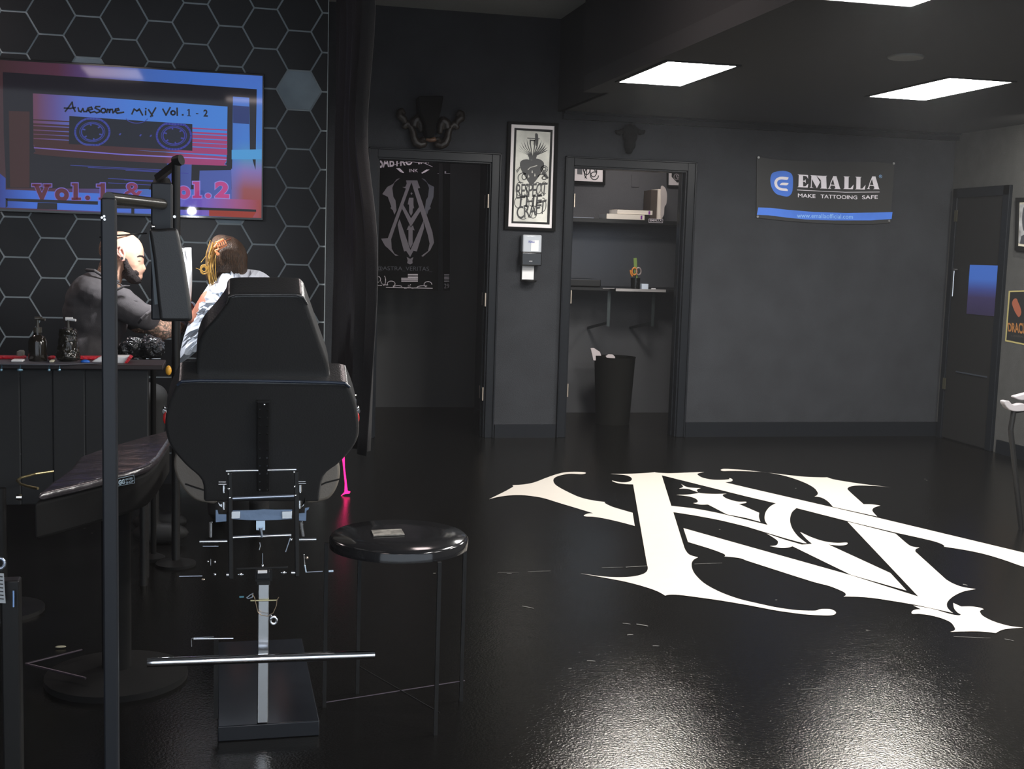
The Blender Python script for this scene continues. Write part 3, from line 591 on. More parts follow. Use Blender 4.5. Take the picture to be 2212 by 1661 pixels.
tag(MB().span((a.x-.1, SY0+.02, zt), (a.x+.1, SY0+.22, zt+.004)).build('paper_sheet', pm('bluish_paper', (.45, .5, .6), .6)), 'flat white sheets at the left end of the office shelf', 'paper')
t = thing('file_box', PY(*Z7(945, 965), SY0+.02), 'upright cream file box with a dark side standing on the office shelf', 'box')
a, b = PY(*Z7(912, 965), SY0+.27), PY(*Z7(972, 700), SY0+.27); a.z = zt
MB().span(a, (b.x, SY0+.48, b.z)).build('spine_face', CRM, t, bevel=.002, smooth=False)
q = PY(*Z7(848, 965), SY0+.29); MB().span((q.x, SY0+.29, zt), (a.x-.001, SY0+.48, b.z-.01)).build('side_face', pm('dark_brown_card', (.05, .035, .025), .6), t, smooth=False)
t = thing('plastic_bag', PY(*Z7(950, 700), SY0+.005), 'clear plastic packet hanging over the edge of the file box', 'packet')
m = MB(); P_ = [PY(*Z7(*p), SY0+.262) for p in crom([(948,675),(985,690),(1000,750),(995,830),(978,860),(972,930),(945,955),(945,800)], 4)]; m.prism(P_, (0, .006, 0)); m.build('film', pm('clear_film', (.5, .45, .42), .12), t, smooth=False)
# desk
DY0 = 9.45; zd = PY(1330, 624, DY0).z
t = thing('desk', (3.1, DY0, 0), 'grey edged wall desk on brackets in the office', 'desk')
e0, e1 = PY(1330, 625, DY0), PY(1438, 628, DY0)
MB().span((2.3, DY0+.15, zd-.02), (4.0, RY-.012, zd)).span((e0.x, DY0, zd-.02), (e1.x, DY0+.15, zd)).build('desk_top', BLKS, t, smooth=False)
MB().span((e0.x, DY0-.006, zd-.018), (e1.x, DY0, zd+.004)).span((e0.x-.1, DY0+.03, zd), (e0.x, DY0+.05, zd+.003)).build('edge_strip', pm('grey_edge', (.33, .31, .3), .4), t, smooth=False)
for px in (1316, 1412):
    a = PY(px, 640, DY0+.2); b = PY(px, 705, DY0+.2)
    MB().span((a.x-.013, DY0+.2, b.z), (a.x+.013, DY0+.204, zd-.02)).sq((a.x, DY0+.21, b.z+.03), (a.x, RY-.03, b.z-.05), .02).build('bracket', pm('dull_bracket', (.035, .045, .045), .4, .5), t)
a = PY(1265, 603, 9.75); tag(MB().span((2.32, 9.75, zd+.002), (PY(1299, 603, 9.75).x, 10.15, a.z)).build('printer', BLKS, bevel=.01, seg=3), 'low black printer box on the left of the office desk', 'printer')
# pen cup and what it holds
cc = PY(1372, 618, 9.62)
t = thing('pen_cup', (cc.x, 9.62, zd), 'black cup holding scissors on the office desk', 'cup')
MB().lathe([(.035, 0), (.04, .09), (.037, .09), (.033, .006)], (cc.x, 9.62, zd), 20).build('cup', BLKG, t)
t = thing('scissors', (cc.x, 9.62, zd+.03), 'orange handled scissors standing in the pen cup', 'scissors')
def z9(x, y, Y=9.60): return PY(*Z7(x, y), Y)
for cx, mt in ((708, 'o'), (745, 'g')):
    MB().tube([z9(cx+sx*22*math.cos(math.radians(k*30)), 1437+32*math.sin(math.radians(k*30))) for k in range(13) for sx in (1,)], .006).build('handle_loop', pm('orange_plastic', (.75, .25, .03), .4) if mt == 'o' else pm('grey_plastic', (.35, .28, .26), .4), t)
MB().sq(z9(716, 1465), z9(714, 1560), .012, .004).build('blade', CHR, t)
o = MB().sq(z9(714, 1318, 9.63), z9(722, 1500, 9.63), .028, .003).build('ruler', pm('green_plastic', (.22, .33, .07), .4)); tag(o, 'green plastic ruler standing in the pen cup', 'ruler')
o = MB().tube([z9(672, 1425, 9.61), z9(676, 1460, 9.61), z9(690, 1482, 9.61)], .007).build('marker_pen', pm('orange_plastic', 0)); tag(o, 'short orange pen leaning out of the pen cup', 'pen')
a = z9(796, 1597, 9.50); o = MB().span((a.x-.028, 9.48, zd), (a.x+.028, 9.52, zd+.045)).build('note_block', pm('bluish_white', (.8, .88, 1), .6), bevel=.002); tag(o, 'small white note block on the office desk', 'note block')
a = z9(880, 1588, 9.5); o = MB().tube([(a.x-.02, 9.5, zd+.006), (a.x+.02, 9.51, zd+.006)], .005).build('eraser', PAP); tag(o, 'short white stick lying on the right of the office desk', 'eraser')
# bin
bc = PY(1322, 930, 9.6); bz = PY(1322, 770, 9.6).z
t = thing('waste_bin', (bc.x, 9.6, 0), 'tall dark round waste bin under the office desk', 'bin')
MB().lathe([(.14, 0), (.17, bz-.01), (.175, bz), (.165, bz), (.13, .02)], (bc.x, 9.6, 0), 28).build('bin_body', pm('bin_dark', (.006, .006, .005), .8, spec=.1), t)
for p, lab in (([(300,840),(330,838),(380,870),(393,905),(345,905)], 'pale folded paper sticking out of the waste bin'), ([(430,908),(455,892),(490,893),(510,912)], 'pale crumpled paper low in the mouth of the waste bin')):
    m = MB(); m.prism([PY(1200+x/3.956, 540+y/3.956, 9.56) for x, y in p]+[PY(1200+p[-1][0]/3.956, 540+(p[-1][1]+40)/3.956, 9.56), PY(1200+p[0][0]/3.956+6, 540+(p[-1][1]+40)/3.956, 9.56)], (0, .02, 0))
    tag(m.build('crumpled_paper', pm('pinkish_paper', (.5, .44, .44), .8), bevel=.004), lab, 'paper')
# office lamps (real lamps of that room)
def area(name, loc, size, power, col, rot=(0, 0, 0), sy=None):
    l = bpy.data.lights.new(name, 'AREA'); l.energy = power; l.color = col; l.shape = 'RECTANGLE'; l.size = size; l.size_y = sy or size
    o = bpy.data.objects.new(name, l); C.objects.link(o); o.location = loc; o.rotation_euler = rot; return o
area('office_ceiling_light', (3.2, 9.5, 2.48), .4, 9, (1, .92, .9))
area('shelf_light', (3.0, 9.9, zt-.045), .6, 1.1, (.6, .75, 1), sy=.1)
area('hallway_light', (1.5, 9.15, 2.43), .3, 4, (1, .9, .97), rot=(math.radians(30), 0, 0))

# ============================================================ TELEVISION
TY = 7.12
def tp(px, py, k=0): return PY(px, py, TY-k)
def ZT(x, y): return (x/3.6867, 100+y/3.6867)
TVc = tp(280, 300)
t = thing('television', (TVc.x, TY, 1.5), 'large wall mounted television showing a cassette picture', 'television')
x0, x1 = tp(-6, 128).x, tp(567, 165).x; zt_, zb = tp(566, 164).z, tp(562, 471).z
MB().span((x0-.012, TY, zb-.014), (x1+.01, TY+.05, zt_+.012)).build('housing', BLKG, t, bevel=.003, smooth=False)
MB().span((x0+.4, TY+.05, zb+.25), (x1-.4, HY, zt_-.25)).build('wall_bracket', BLK, t, smooth=False)
def emis(name, stops_x, dark=1.0, vert=None):
    """screen picture colour: horizontal run of colours of the displayed image"""
    m = bpy.data.materials.new(name); m.use_nodes = True; nt = m.node_tree; b = nt.nodes['Principled BSDF']; L = nt.links.new
    b.inputs['Base Color'].default_value = (.005, .005, .006, 1); b.inputs['Roughness'].default_value = .04; b.inputs['Specular IOR Level'].default_value = .2
    tc = nt.nodes.new('ShaderNodeTexCoord'); sx = nt.nodes.new('ShaderNodeSeparateXYZ'); L(tc.outputs['Object'], sx.inputs[0])
    def ramp(out, a, bb, st):
        mr = nt.nodes.new('ShaderNodeMapRange'); mr.inputs['From Min'].default_value = a; mr.inputs['From Max'].default_value = bb; L(out, mr.inputs[0])
        cr = nt.nodes.new('ShaderNodeValToRGB'); L(mr.outputs[0], cr.inputs[0]); e = cr.color_ramp.elements
        e[0].position, e[0].color = st[0][0], lin(st[0][1]); e[1].position, e[1].color = st[-1][0], lin(st[-1][1])
        for p, c_ in st[1:-1]: q = e.new(p); q.color = lin(c_)
        return cr.outputs[0]
    col = ramp(sx.outputs['X'], x0, x1, stops_x)
    if vert:
        c2 = ramp(sx.outputs['Z'], zb, zt_, vert[0]); mx = nt.nodes.new('ShaderNodeMix'); mx.data_type = 'RGBA'
        wcol = ramp(sx.outputs['X'], x0, x1, vert[1])
        L(wcol, mx.inputs['Factor']); L(col, mx.inputs['A']); L(c2, mx.inputs['B']); col = mx.outputs['Result']
    L(col, b.inputs['Emission Color']); b.inputs['Emission Strength'].default_value = dark
    return m
SCR_BG = emis('screen_border', [(0, '3a282b'), (.22, '4a2c3c'), (.38, '4a3f78'), (.55, '4060a8'), (.75, '3c66b8'), (1, '4468b8')],
              vert=([(0, '8a3c38'), (.2, '8a4c50'), (.33, '7a6aa8'), (.42, '4a84b0'), (.55, '3f72c0'), (1, '4468b8')], [(0, 0.0), (.85, 0.0), (.93, 1.0), (1, 1.0)]))
SCR_LOW = emis('screen_lower', [(0, '2e3a80'), (.12, '3b63c0'), (.35, '3f6bc8'), (.62, '4a5cba'), (.78, '7058b0'), (.9, '94507e'), (1, '8e4038')])
SCR_LAB = emis('screen_label', [(0, '5a3444'), (.14, '5e3a52'), (.2, '56467f'), (.3, '4a62b4'), (.5, '4070c4'), (.9, '3f78c8'), (1, '3f78c8')])
SCR_RED = emis('screen_red', [(0, '36211f'), (.45, '402529'), (.62, '4d2b32'), (.7, '8e3a68'), (.88, '98396c'), (1, '7a3040')])
SCR_DRK = emis('screen_dark', [(0, '1c1a20'), (1, '1e1e24')])
SCR_LIN = emis('screen_line', [(0, '6a4a80'), (.2, '6d5cae'), (.5, '6a60c0'), (.75, '8a78cc'), (1, '8a8ac8')])
SCR_WIN = emis('screen_window', [(0, '15161c'), (1, '1b1d2c')])
SCR_REEL = emis('screen_reel', [(0, '2a3060'), (.3, '37408a'), (.7, '383a8c'), (1, '3a3a80')])
SCR_INK = emis('screen_ink', [(0, '14161e'), (1, '14161e')])
SCR_PNK = emis('screen_pink', [(0, '4a2430'), (.45, '5a2a38'), (.6, '9a3a68'), (.85, 'b04080'), (1, 'b04080')])
SCR_CY = emis('screen_cyan', [(0, '3f8fd0'), (1, '4a90c8')])
SCR_BD = emis('screen_body_blue', [(0, '23253a'), (.6, '2b3470'), (.75, '44549a'), (1, '4a5aa0')])
scr = MB().quad(Vector((x0, TY-.001, zb)), Vector((x1, TY-.001, zb)), Vector((x1, TY-.001, zt_)), Vector((x0, TY-.001, zt_))).build('screen', SCR_BG, t, smooth=False)
LAY = [0]
def scrp(name, polys, mat):
    LAY[0] += 1; k = .0012+LAY[0]*.0003; m = MB()
    for p in polys: m.flat([tp(*ZT(*q), k) for q in p])
    return m.build(name, mat, scr, smooth=False)
scrp('lower_band', [[(-5,1140),(40,1140),(2070,1225),(2068,1365),(60,1285),(-5,1280)]], SCR_LOW)
scrp('left_glow', [[(-5,1010),(45,1050),(45,1285),(-5,1283)]], SCR_LOW)
scrp('cassette_case', [[(22,205),(1400,295),(2045,342),(2035,985),(1840,975),(1845,1140),(50,1130),(30,700)]], SCR_DRK)
scrp('side_panel', [[(70,515),(235,520),(235,1125),(80,1125)]], SCR_RED)
scrp('right_panel', [[(1855,400),(1985,410),(1990,830),(2035,985),(2030,1220),(1930,1210),(1845,1145),(1850,900)]], SCR_BG)
scrp('right_panel_shade', [[(1855,470),(1985,480),(1985,620),(1855,610)]], emis('screen_shade', [(0, '222a58'), (1, '263468')]))
scrp('cassette_body', [[(1325,830),(1530,835),(1520,1160),(1340,1150)], [(1590,990),(1840,985),(1845,1215),(1580,1200)]], SCR_BD)
scrp('label', [crom([(262,375,1),(900,415),(1812,480,1),(1810,640,1),(1805,900),(1790,935),(1740,950),(1000,915),(330,865),(285,835),(268,790,1)], 4)], SCR_LAB)
st_ = []
for (a0, a1) in ((600, 606), (632, 642), (655, 678), (690, 712), (722, 745), (757, 800)):
    st_.append([(265, a0-20), (1810, a0+62), (1810, a1+66), (265, a1-16)])
scrp('red_stripes', st_, SCR_RED)
scrp('red_base', [crom([(268,770,1),(700,800),(1805,880,1),(1803,910),(1785,938),(1740,950),(1000,915),(330,865),(285,835)], 4)], SCR_RED)
scrp('pale_line', [[(270,803),(1000,858),(1805,897),(1805,905),(1000,868),(270,812)]], SCR_LIN)
scrp('tape_window', [[(552,555),(1532,620),(1532,832),(548,778)]], SCR_WIN)
rl = MB()
LAY[0] += 1
for (cx, cy, r) in ((735, 682, 150), (1385, 712, 150)):
    for rr_, w in ((r*.98, 26), (r*.72, 8), (r*.62, 16)):
        pts = arc(cx, cy, rr_*(.93), rr_*.75 if rr_ > r*.9 else rr_*.72, 0, 360, 36)
        pts = [(x, min(max(y, 565+(x-552)*.066), 775+(x-552)*.055)) for x, y in pts]
        ribbon(rl, pts, w*.6, lambda x, y: tp(*ZT(x, y), .0012+LAY[0]*.0003))
    for k in range(6):
        an = math.radians(k*60+20); ribbon(rl, [(cx+r*.42*math.cos(an), cy+r*.36*math.sin(an)), (cx+r*.56*math.cos(an), cy+r*.46*math.sin(an))], 12, lambda x, y: tp(*ZT(x, y), .0012+LAY[0]*.0003))
ribbon(rl, arc(1090, 560, 90, 52, 20, 160), 6, lambda x, y: tp(*ZT(x, y), .0012+LAY[0]*.0003))
for x, y in ((955, 700), (1118, 708), (1200, 712)): rl.flat([tp(*ZT(x+a, y+b), .0012+LAY[0]*.0003) for a, b in ((-10, 6), (0, -8), (12, -6), (2, 10))])
rl.build('reels', SCR_REEL, scr, smooth=False, recalc=False)
sl = []
for (xa, xb, y) in ((560,1320,945),(700,1330,962),(1000,1500,985),(860,1230,1050),(990,1260,1062),(860,1260,1085)): sl.append([(xa, y), (xb, y+(xb-xa)*.05), (xb, y+(xb-xa)*.05+5), (xa, y+5)])
scrp('fine_lines', sl, SCR_REEL)
LAY[0] += 1; m = MB(); kk = .0012+LAY[0]*.0003; hw = lambda x, y: tp(*ZT(x, y), kk)
def hand(strokes, w=13):
    for s_ in strokes: ribbon(m, s_, w, hw)
hand([[(520,518),(550,480),(575,445),(580,480),(598,518)],[(512,492),(560,495),(600,488)],
 [(622,490),(628,515),(645,522),(660,495),(668,520),(690,520),(700,492)],[(705,510),(735,500),(728,485),(708,490),(702,510),(720,528),(745,522)],
 [(795,480),(765,480),(757,492),(790,508),(795,522),(770,530),(752,520)],arc(823,512,19,17,0,360,10),
 [(850,528),(855,502),(868,505),(872,528),(878,503),(895,503),(900,530),(912,520)],[(918,515),(948,508),(942,495),(920,500),(916,518),(935,533),(985,525)],
 [(1050,540),(1068,500),(1090,515),(1110,500),(1135,548)],[(1090,515),(1112,505)],[(1160,515),(1160,545)],[(1160,495),(1163,498)],
 [(1183,505),(1215,555)],[(1240,490),(1200,560)],[(1297,500),(1322,548),(1355,488)],arc(1378,530,17,16,0,360,10),[(1410,492),(1412,550)],[(1452,546),(1458,546)]])
m.flat([hw(1500,500), hw(1511,500), hw(1511,552), hw(1500,552)]).flat([hw(1490,506), hw(1502,500), hw(1502,510), hw(1490,514)]); m.flat([hw(1490,550), hw(1520,552), hw(1520,558), hw(1490,556)])
m.flat([hw(1560,532), hw(1580,533), hw(1580,541), hw(1560,540)]); add_text(m, '2', [hw(1620,502), hw(1655,504), hw(1655,562), hw(1620,560)], bold=.04)
m.build('handwriting', SCR_INK, scr, smooth=False, recalc=False)
def slab(mode):
    LAY[0] += 1; k = .0012+LAY[0]*.0003; m = MB(); f = lambda x, y: tp(*ZT(x, y), k); e = 7 if mode else 0
    def glyph(ch, a, b, c, d, bold=.05): add_text(m, ch, [f(a-e, b-e), f(c+e, b-e+(c-a)*.05), f(c+e, d+e+(c-a)*.05), f(a-e, d+e)], bold=bold+(.02 if mode else 0))
    def bar(a, b, c, d): m.flat([f(a-e, b-e), f(c+e, b-e), f(c+e, d+e), f(a-e, d+e)])
    glyph('V', 268, 1098, 398, 1230); bar(255, 1095, 325, 1115); bar(345, 1098, 410, 1118)
    glyph('o', 438, 1128, 548, 1232); bar(585, 1090, 620, 1222); bar(570, 1090, 600, 1108); bar(570, 1205, 645, 1224)
    glyph('.', 678, 1188, 718, 1224); bar(800, 1090, 836, 1218); bar(770, 1100, 812, 1118); bar(785, 1205, 850, 1222); glyph('&', 988, 1085, 1140, 1215, .015)
    glyph('V', 1262, 1092, 1400, 1215); bar(1325, 1085, 1395, 1105)
    glyph('o', 1412, 1112, 1515, 1212); bar(1550, 1078, 1588, 1205); bar(1535, 1078, 1570, 1096); bar(1535, 1190, 1605, 1208)
    glyph('.', 1635, 1170, 1680, 1208); glyph('2', 1712, 1075, 1825, 1205)
    m.build('title_outline' if mode else 'title', SCR_LIN if mode else SCR_PNK, scr, smooth=False, recalc=False)
slab(True); slab(False)
scrp('dark_bars', [[(40,1210),(780,1235),(780,1262),(60,1232)], [(870,1250),(1210,1270),(1210,1296),(870,1290)], [(300,1245),(455,1250),(455,1300),(295,1295)], [(1045,1290),(1070,1290),(1070,1335),(1045,1335)], [(1400,1275),(1665,1285),(2040,1300),(2040,1318),(1660,1305),(1400,1300)], [(60,1275),(60,1210),(45,1210),(45,1285)]], SCR_DRK)
scrp('red_corner', [[(1665,1305),(2040,1318),(2010,1366),(1665,1352)]], emis('screen_red_corner', [(0, '8a3028'), (1, '8e3426')]))
scrp('cyan_flash', [[(1845,825),(2085,820),(2085,900),(1845,900)]], SCR_CY)

# ============================================================ STATION: people
SKIN = bpy.data.materials.new('tattooed_skin'); SKIN.use_nodes = True
def skin_nodes(m, base, ink, th, sc):
    nt = m.node_tree; b = nt.nodes['Principled BSDF']; L = nt.links.new; b.inputs['Roughness'].default_value = .5; b.inputs['Subsurface Weight'].default_value = .0
    tc = nt.nodes.new('ShaderNodeTexCoord'); n = nt.nodes.new('ShaderNodeTexNoise'); n.inputs['Scale'].default_value = sc; n.inputs['Detail'].default_value = 3; n.inputs['Distortion'].default_value = 2.2
    L(tc.outputs['Object'], n.inputs['Vector'])
    cr = nt.nodes.new('ShaderNodeValToRGB'); L(n.outputs['Fac'], cr.inputs[0]); e = cr.color_ramp.elements
    e[0].position = th-.1; e[0].color = lin(base); e[1].position = th+.12; e[1].color = lin(base)
    for p, c_ in ((th-.05, ink), (th-.01, (.3, .2, .13)), (th+.045, ink)): q = e.new(p); q.color = lin(c_)
    # ink only on neck, back of the head and arms: not on the face
    sx = nt.nodes.new('ShaderNodeSeparateXYZ'); L(tc.outputs['Object'], sx.inputs[0])
    mx = nt.nodes.new('ShaderNodeMix'); mx.data_type = 'RGBA'; mx.inputs['B'].default_value = lin(base); L(cr.outputs[0], mx.inputs['A'])
    return nt, b, sx, mx, L
nt, b, sx, mx, L = skin_nodes(SKIN, (.62, .36, .25), (.05, .045, .04), .5, 30)
MY = 5.85
face = PY(262, 545, MY)
g1 = nt.nodes.new('ShaderNodeMath'); g1.operation = 'GREATER_THAN'; g1.inputs[1].default_value = face.x-.012; L(sx.outputs['X'], g1.inputs[0])
g2 = nt.nodes.new('ShaderNodeMath'); g2.operation = 'GREATER_THAN'; g2.inputs[1].default_value = face.z-.14; L(sx.outputs['Z'], g2.inputs[0])
g3 = nt.nodes.new('ShaderNodeMath'); g3.operation = 'MULTIPLY'; L(g1.outputs[0], g3.inputs[0]); L(g2.outputs[0], g3.inputs[1]); L(g3.outputs[0], mx.inputs['Factor']); L(mx.outputs['Result'], b.inputs['Base Color'])
SKN = pm('bare_skin', (.62, .34, .24), .5)
def mb_(px, py, y=MY): return PY(px, py, y)
def blob(m, px, py, a, b_, dep, ang=0, y=MY, n=20):
    s_ = mpp(y); R = Matrix.Rotation(math.radians(ang), 4, 'Y'); m.ball(mb_(px, py, y), (a*s_, dep, b_*s_), R, n)
def limb(m, pts):   # (px,py,y,rpx)
    P = [mb_(p[0], p[1], p[2]) for p in pts]; R = [p[3]*mpp(p[2]) for p in pts]
    for i in range(len(P)): m.ball(P[i], R[i], n=16)
    for i in range(len(P)-1): m.cyl(P[i], P[i+1], R[i], R[i+1], 16)
def Z3(x, y): return (200+x/6.3875, 480+y/6.3875)
# artist
root = thing('person', (mb_(200, 800).x, MY, .0), 'bald bearded tattoo artist in a grey T-shirt bent over his work', 'person')
m = MB()
blob(m, 262, 541, 46, 40, .078, 8); blob(m, 284, 556, 26, 34, .062, 0)       # skull, face
blob(m, 296, 545, 14, 22, .055); blob(m, 305, 552, 6, 5, .04)                 # forehead, brow
blob(m, 290, 580, 20, 22, .05, -10); blob(m, 297, 597, 11, 11, .032)          # cheek and jaw, chin
for sy_ in (-1, 1): blob(m, 291, 572, 10, 9, .02, 0, MY+sy_*.035)
m.cyl(mb_(305, 563), mb_(310, 583), .007, .014, 10); m.ball(mb_(307, 585), (.014, .015, .009))   # nose
m.ball(mb_(301, 594), (.012, .02, .006)); m.ball(mb_(299, 600), (.012, .018, .007))               # lips
blob(m, 296, 563, 6, 4, .05)
limb(m, [(245, 570, MY, 27), (235, 600, MY, 27), (222, 630, MY, 32)])         # neck
blob(m, 205, 680, 60, 70, .13); blob(m, 215, 640, 55, 40, .16); blob(m, 195, 760, 55, 70, .12)
limb(m, [(270, 655, MY-.14, 26), (312, 690, MY-.15, 22), (352, 714, MY-.10, 20), (368, 712, MY-.05, 17), (395, 706, MY+.06, 12)])   # near arm
limb(m, [(235, 655, MY+.15, 26), (300, 700, MY+.20, 20), (345, 705, MY+.2, 17), (392, 675, MY+.12, 11)])
limb(m, [(200, 820, MY-.08, 38), (260, 850, MY-.14, 34), (330, 860, MY-.14, 26)]); limb(m, [(200, 820, MY+.08, 38), (260, 850, MY+.14, 34), (330, 860, MY+.14, 26)])
limb(m, [(330, 860, MY-.14, 26), (325, 960, MY-.12, 20), (320, 1060, MY-.1, 15)]); limb(m, [(330, 860, MY+.14, 26), (325, 960, MY+.14, 20), (320, 1060, MY+.14, 15)])
body = m.build('body', SKIN, root, remesh=.006, sm=4)
# ear: rim, lobe and the dark plug
m = MB(); er = [mb_(*Z3(x, y), MY-.082) for x, y in ((420,500),(345,440),(318,390),(328,345),(370,325),(408,350),(430,400),(440,440),(425,520),(400,528),(375,500))]
m.tube(er, .0065, 8); m.ball(mb_(*Z3(385, 420), MY-.076), (.016, .006, .027), Matrix.Rotation(.25, 4, 'Y')); m.tube([mb_(*Z3(x, y), MY-.086) for x, y in ((385,360),(360,400),(385,440),(410,470))], .004, 8)
m.build('ear', pm('ear_skin', (.66, .33, .26), .5), root, remesh=.0025, sm=1)
MB().cyl(mb_(*Z3(405, 497), MY-.094), mb_(*Z3(405, 497), MY-.08), .006).build('ear_plug', BLKG, root)
BRD = pm('dark_beard', (.025, .018, .017), .9, bump=.8, bscale=260)
m = MB()
limb(m, [(271, 560, MY-.064, 4), (274, 576, MY-.058, 7), (283, 592, MY-.044, 9), (292, 603, MY-.018, 11), (296, 604, MY+.01, 10), (285, 594, MY+.046, 9)])
limb(m, [(292, 588, MY-.04, 6), (301, 590, MY-.016, 5), (303, 590, MY+.01, 5)]); limb(m, [(276, 592, MY-.03, 12), (288, 602, MY, 12)])
m.build('beard', BRD, root, remesh=.004, sm=2, disp=('CLOUDS', .01, .006))
m = MB().tube([mb_(*Z3(x, y), MY-d) for x, y, d in ((610,480,.05),(650,462,.045),(690,468,.03),(708,490,.01))], .0035); m.build('eyebrow', BRD, root)
MB().ball(mb_(297.5, 560.5, MY-.038), (.009, .011, .006)).build('eye', pm('eye_white', .5, .2), root)
MB().tube([mb_(293, 561, MY-.05), mb_(298, 564, MY-.047), mb_(303, 564, MY-.04)], .0018).build('eyelash', BRD, root)
m = MB().tube([mb_(216, 512, MY-.03), mb_(240, 509.5, MY-.085), mb_(262, 508, MY-.075), mb_(276, 507, MY-.055), mb_(286, 508, MY)], .0035); m.build('head_strap', BLKG, root)
# T-shirt
SH = pm('charcoal_cotton', (.085, .078, .08), .9, spec=.2, bump=.25, bscale=500)
m = MB()
blob(m, 207, 680, 66, 78, .15, -8); blob(m, 212, 634, 52, 44, .18, 20); blob(m, 198, 762, 60, 80, .15); blob(m, 178, 640, 32, 50, .13, 25); blob(m, 240, 640, 34, 26, .15, 35)
limb(m, [(262, 655, MY-.14, 34), (300, 680, MY-.15, 29), (318, 686, MY-.15, 28)]); limb(m, [(235, 650, MY+.15, 34), (290, 685, MY+.19, 28)])
m.build('t_shirt', SH, root, remesh=.008, sm=5, disp=('CLOUDS', .06, .012))
m = MB()
for i_, pth in enumerate([[(250,1000),(340,930),(440,880),(540,880)], [(250,1190),(380,1110),(520,1070),(640,1090)], [(290,1290),(430,1190),(560,1160),(700,1180)], [(260,860),(330,840),(420,870)]]):
    m.tube([mb_(*Z3(x, y), MY-.212+.03*math.sin(i_)) for x, y in pth], [.002, .006, .006, .002][:len(pth)] if len(pth) == 4 else [.002, .006, .002])
m.build('fabric_fold', SH, root, remesh=.004, sm=3)
m = MB().tube([mb_(*Z3(x, y), MY-d) for x, y, d in ((640,1385,.2),(680,1330,.235),(740,1270,.235),(800,1225,.21),(835,1212,.16))], .007); m.build('sleeve_hem', SH, root)
m = MB().tube([mb_(187, 583, MY-.02), mb_(205, 585, MY-.1), mb_(232, 602, MY-.12), mb_(256, 608, MY-.07)], .007); m.build('collar', SH, root)
TR = pm('black_denim', .02, .8)
m = MB(); limb(m, [(200, 815, MY-.08, 42), (260, 848, MY-.14, 38), (332, 858, MY-.14, 30), (327, 960, MY-.12, 24), (322, 1050, MY-.1, 20)]); limb(m, [(200, 815, MY+.08, 42), (260, 848, MY+.14, 38), (332, 858, MY+.14, 30), (327, 960, MY+.14, 24), (322, 1050, MY+.14, 20)])
m.build('trousers', TR, root, remesh=.01, sm=3)
m = MB()
for dy in (-.1, .14):
    a = mb_(322, 1055, MY+dy); m.ball((a.x+.05, a.y, .05), (.13, .045, .05)); m.cyl((a.x, a.y, .05), (a.x, a.y, a.z+.05), .045)
m.build('shoes', BLK, root, remesh=.01, sm=2)
GLV = pm('clear_sleeve_film', (.12, .12, .15), .12, bump=.9, bscale=70)
def hand_mesh(palm, dirv, up, s=1.0, curl=.6):
    m = MB(); d = Vector(dirv).normalized(); u = Vector(up).normalized(); w = d.cross(u).normalized(); p = Vector(palm)
    R = Matrix(((d.x, w.x, u.x, 0), (d.y, w.y, u.y, 0), (d.z, w.z, u.z, 0), (0, 0, 0, 1)))
    m.ball(p, (.048*s, .04*s, .016*s), R)
    for i, (o_, L_) in enumerate(((-.03, .068), (-.01, .078), (.01, .073), (.029, .058))):
        a = p+d*.035*s+w*o_*s; an = curl*(1+.12*i); q = [a]
        for k in range(3):
            dd = d*math.cos(an*k*.8+.15)-u*math.sin(an*k*.8+.15); q.append(q[-1]+dd*L_*s*(.42, .32, .26)[k])
        m.tube(q, [.0095*s, .009*s, .008*s, .007*s], 10); m.ball(q[-1], .007*s, n=10)
    a = p-d*.015*s-w*.032*s; m.tube([a, a+d*.025*s-w*.022*s-u*.01*s, a+d*.055*s-w*.02*s-u*.022*s], [.012*s, .011*s, .009*s], 10); m.ball(a+d*.055*s-w*.02*s-u*.022*s, .009*s, n=10)
    return m
h = mb_(402, 700, MY+.08); hand_mesh(h, (1, .3, .25), (-.2, -.4, 1), 1, .7).build('gloved_hand', GLV, root, remesh=.0035, sm=2)
h = mb_(399, 672, MY+.12); hand_mesh(h, (.9, -.1, -.5), (.2, -.9, .3), 1, .6).build('gloved_hand', GLV, root, remesh=.0035, sm=2)
m = MB(); limb(m, [(385, 712, MY+.02, 13), (392, 703, MY+.05, 15), (402, 694, MY+.07, 16)]); m.build('glove_film', GLV, root, remesh=.005, sm=1, disp=('CLOUDS', .02, .012))
# client
CYd = 5.75
root = thing('person', (PY(500, 800, CYd).x, CYd, 0), 'client with clipped up brown hair and a white paper drape, seen from behind', 'person')
m = MB(); blob(m, 488, 560, 40, 46, .1, 0, CYd)
limb(m, [(490, 590, CYd, 24), (492, 620, CYd, 30)]); blob(m, 520, 680, 85, 70, .11, 20, CYd); blob(m, 520, 780, 60, 90, .1, 0, CYd)
limb(m, [(455, 650, CYd-.05, 24), (425, 690, CYd-.06, 18), (408, 672, CYd+.02, 13), (404, 662, CYd+.04, 12)])
limb(m, [(595, 660, CYd, 26), (620, 760, CYd, 20), (600, 830, CYd-.05, 16)])
limb(m, [(490, 850, CYd, 44), (470, 870, CYd+.3, 38), (470, 1000, CYd+.38, 24), (470, 1080, CYd+.4, 18)]); limb(m, [(560, 850, CYd, 44), (560, 870, CYd+.3, 38), (560, 1000, CYd+.38, 24), (560, 1080, CYd+.4, 18)])
m.build('body', pm('reddish_skin', (.5, .2, .13), .5), root, remesh=.008, sm=4)  # reddish skin tone of the client
m = MB()
for x_ in (470, 560): limb(m, [(x_+10, 845, CYd, 50), (x_, 868, CYd+.3, 44), (x_, 1000, CYd+.38, 30), (x_, 1075, CYd+.4, 24)])
m.build('trousers', TR, root, remesh=.01, sm=3)
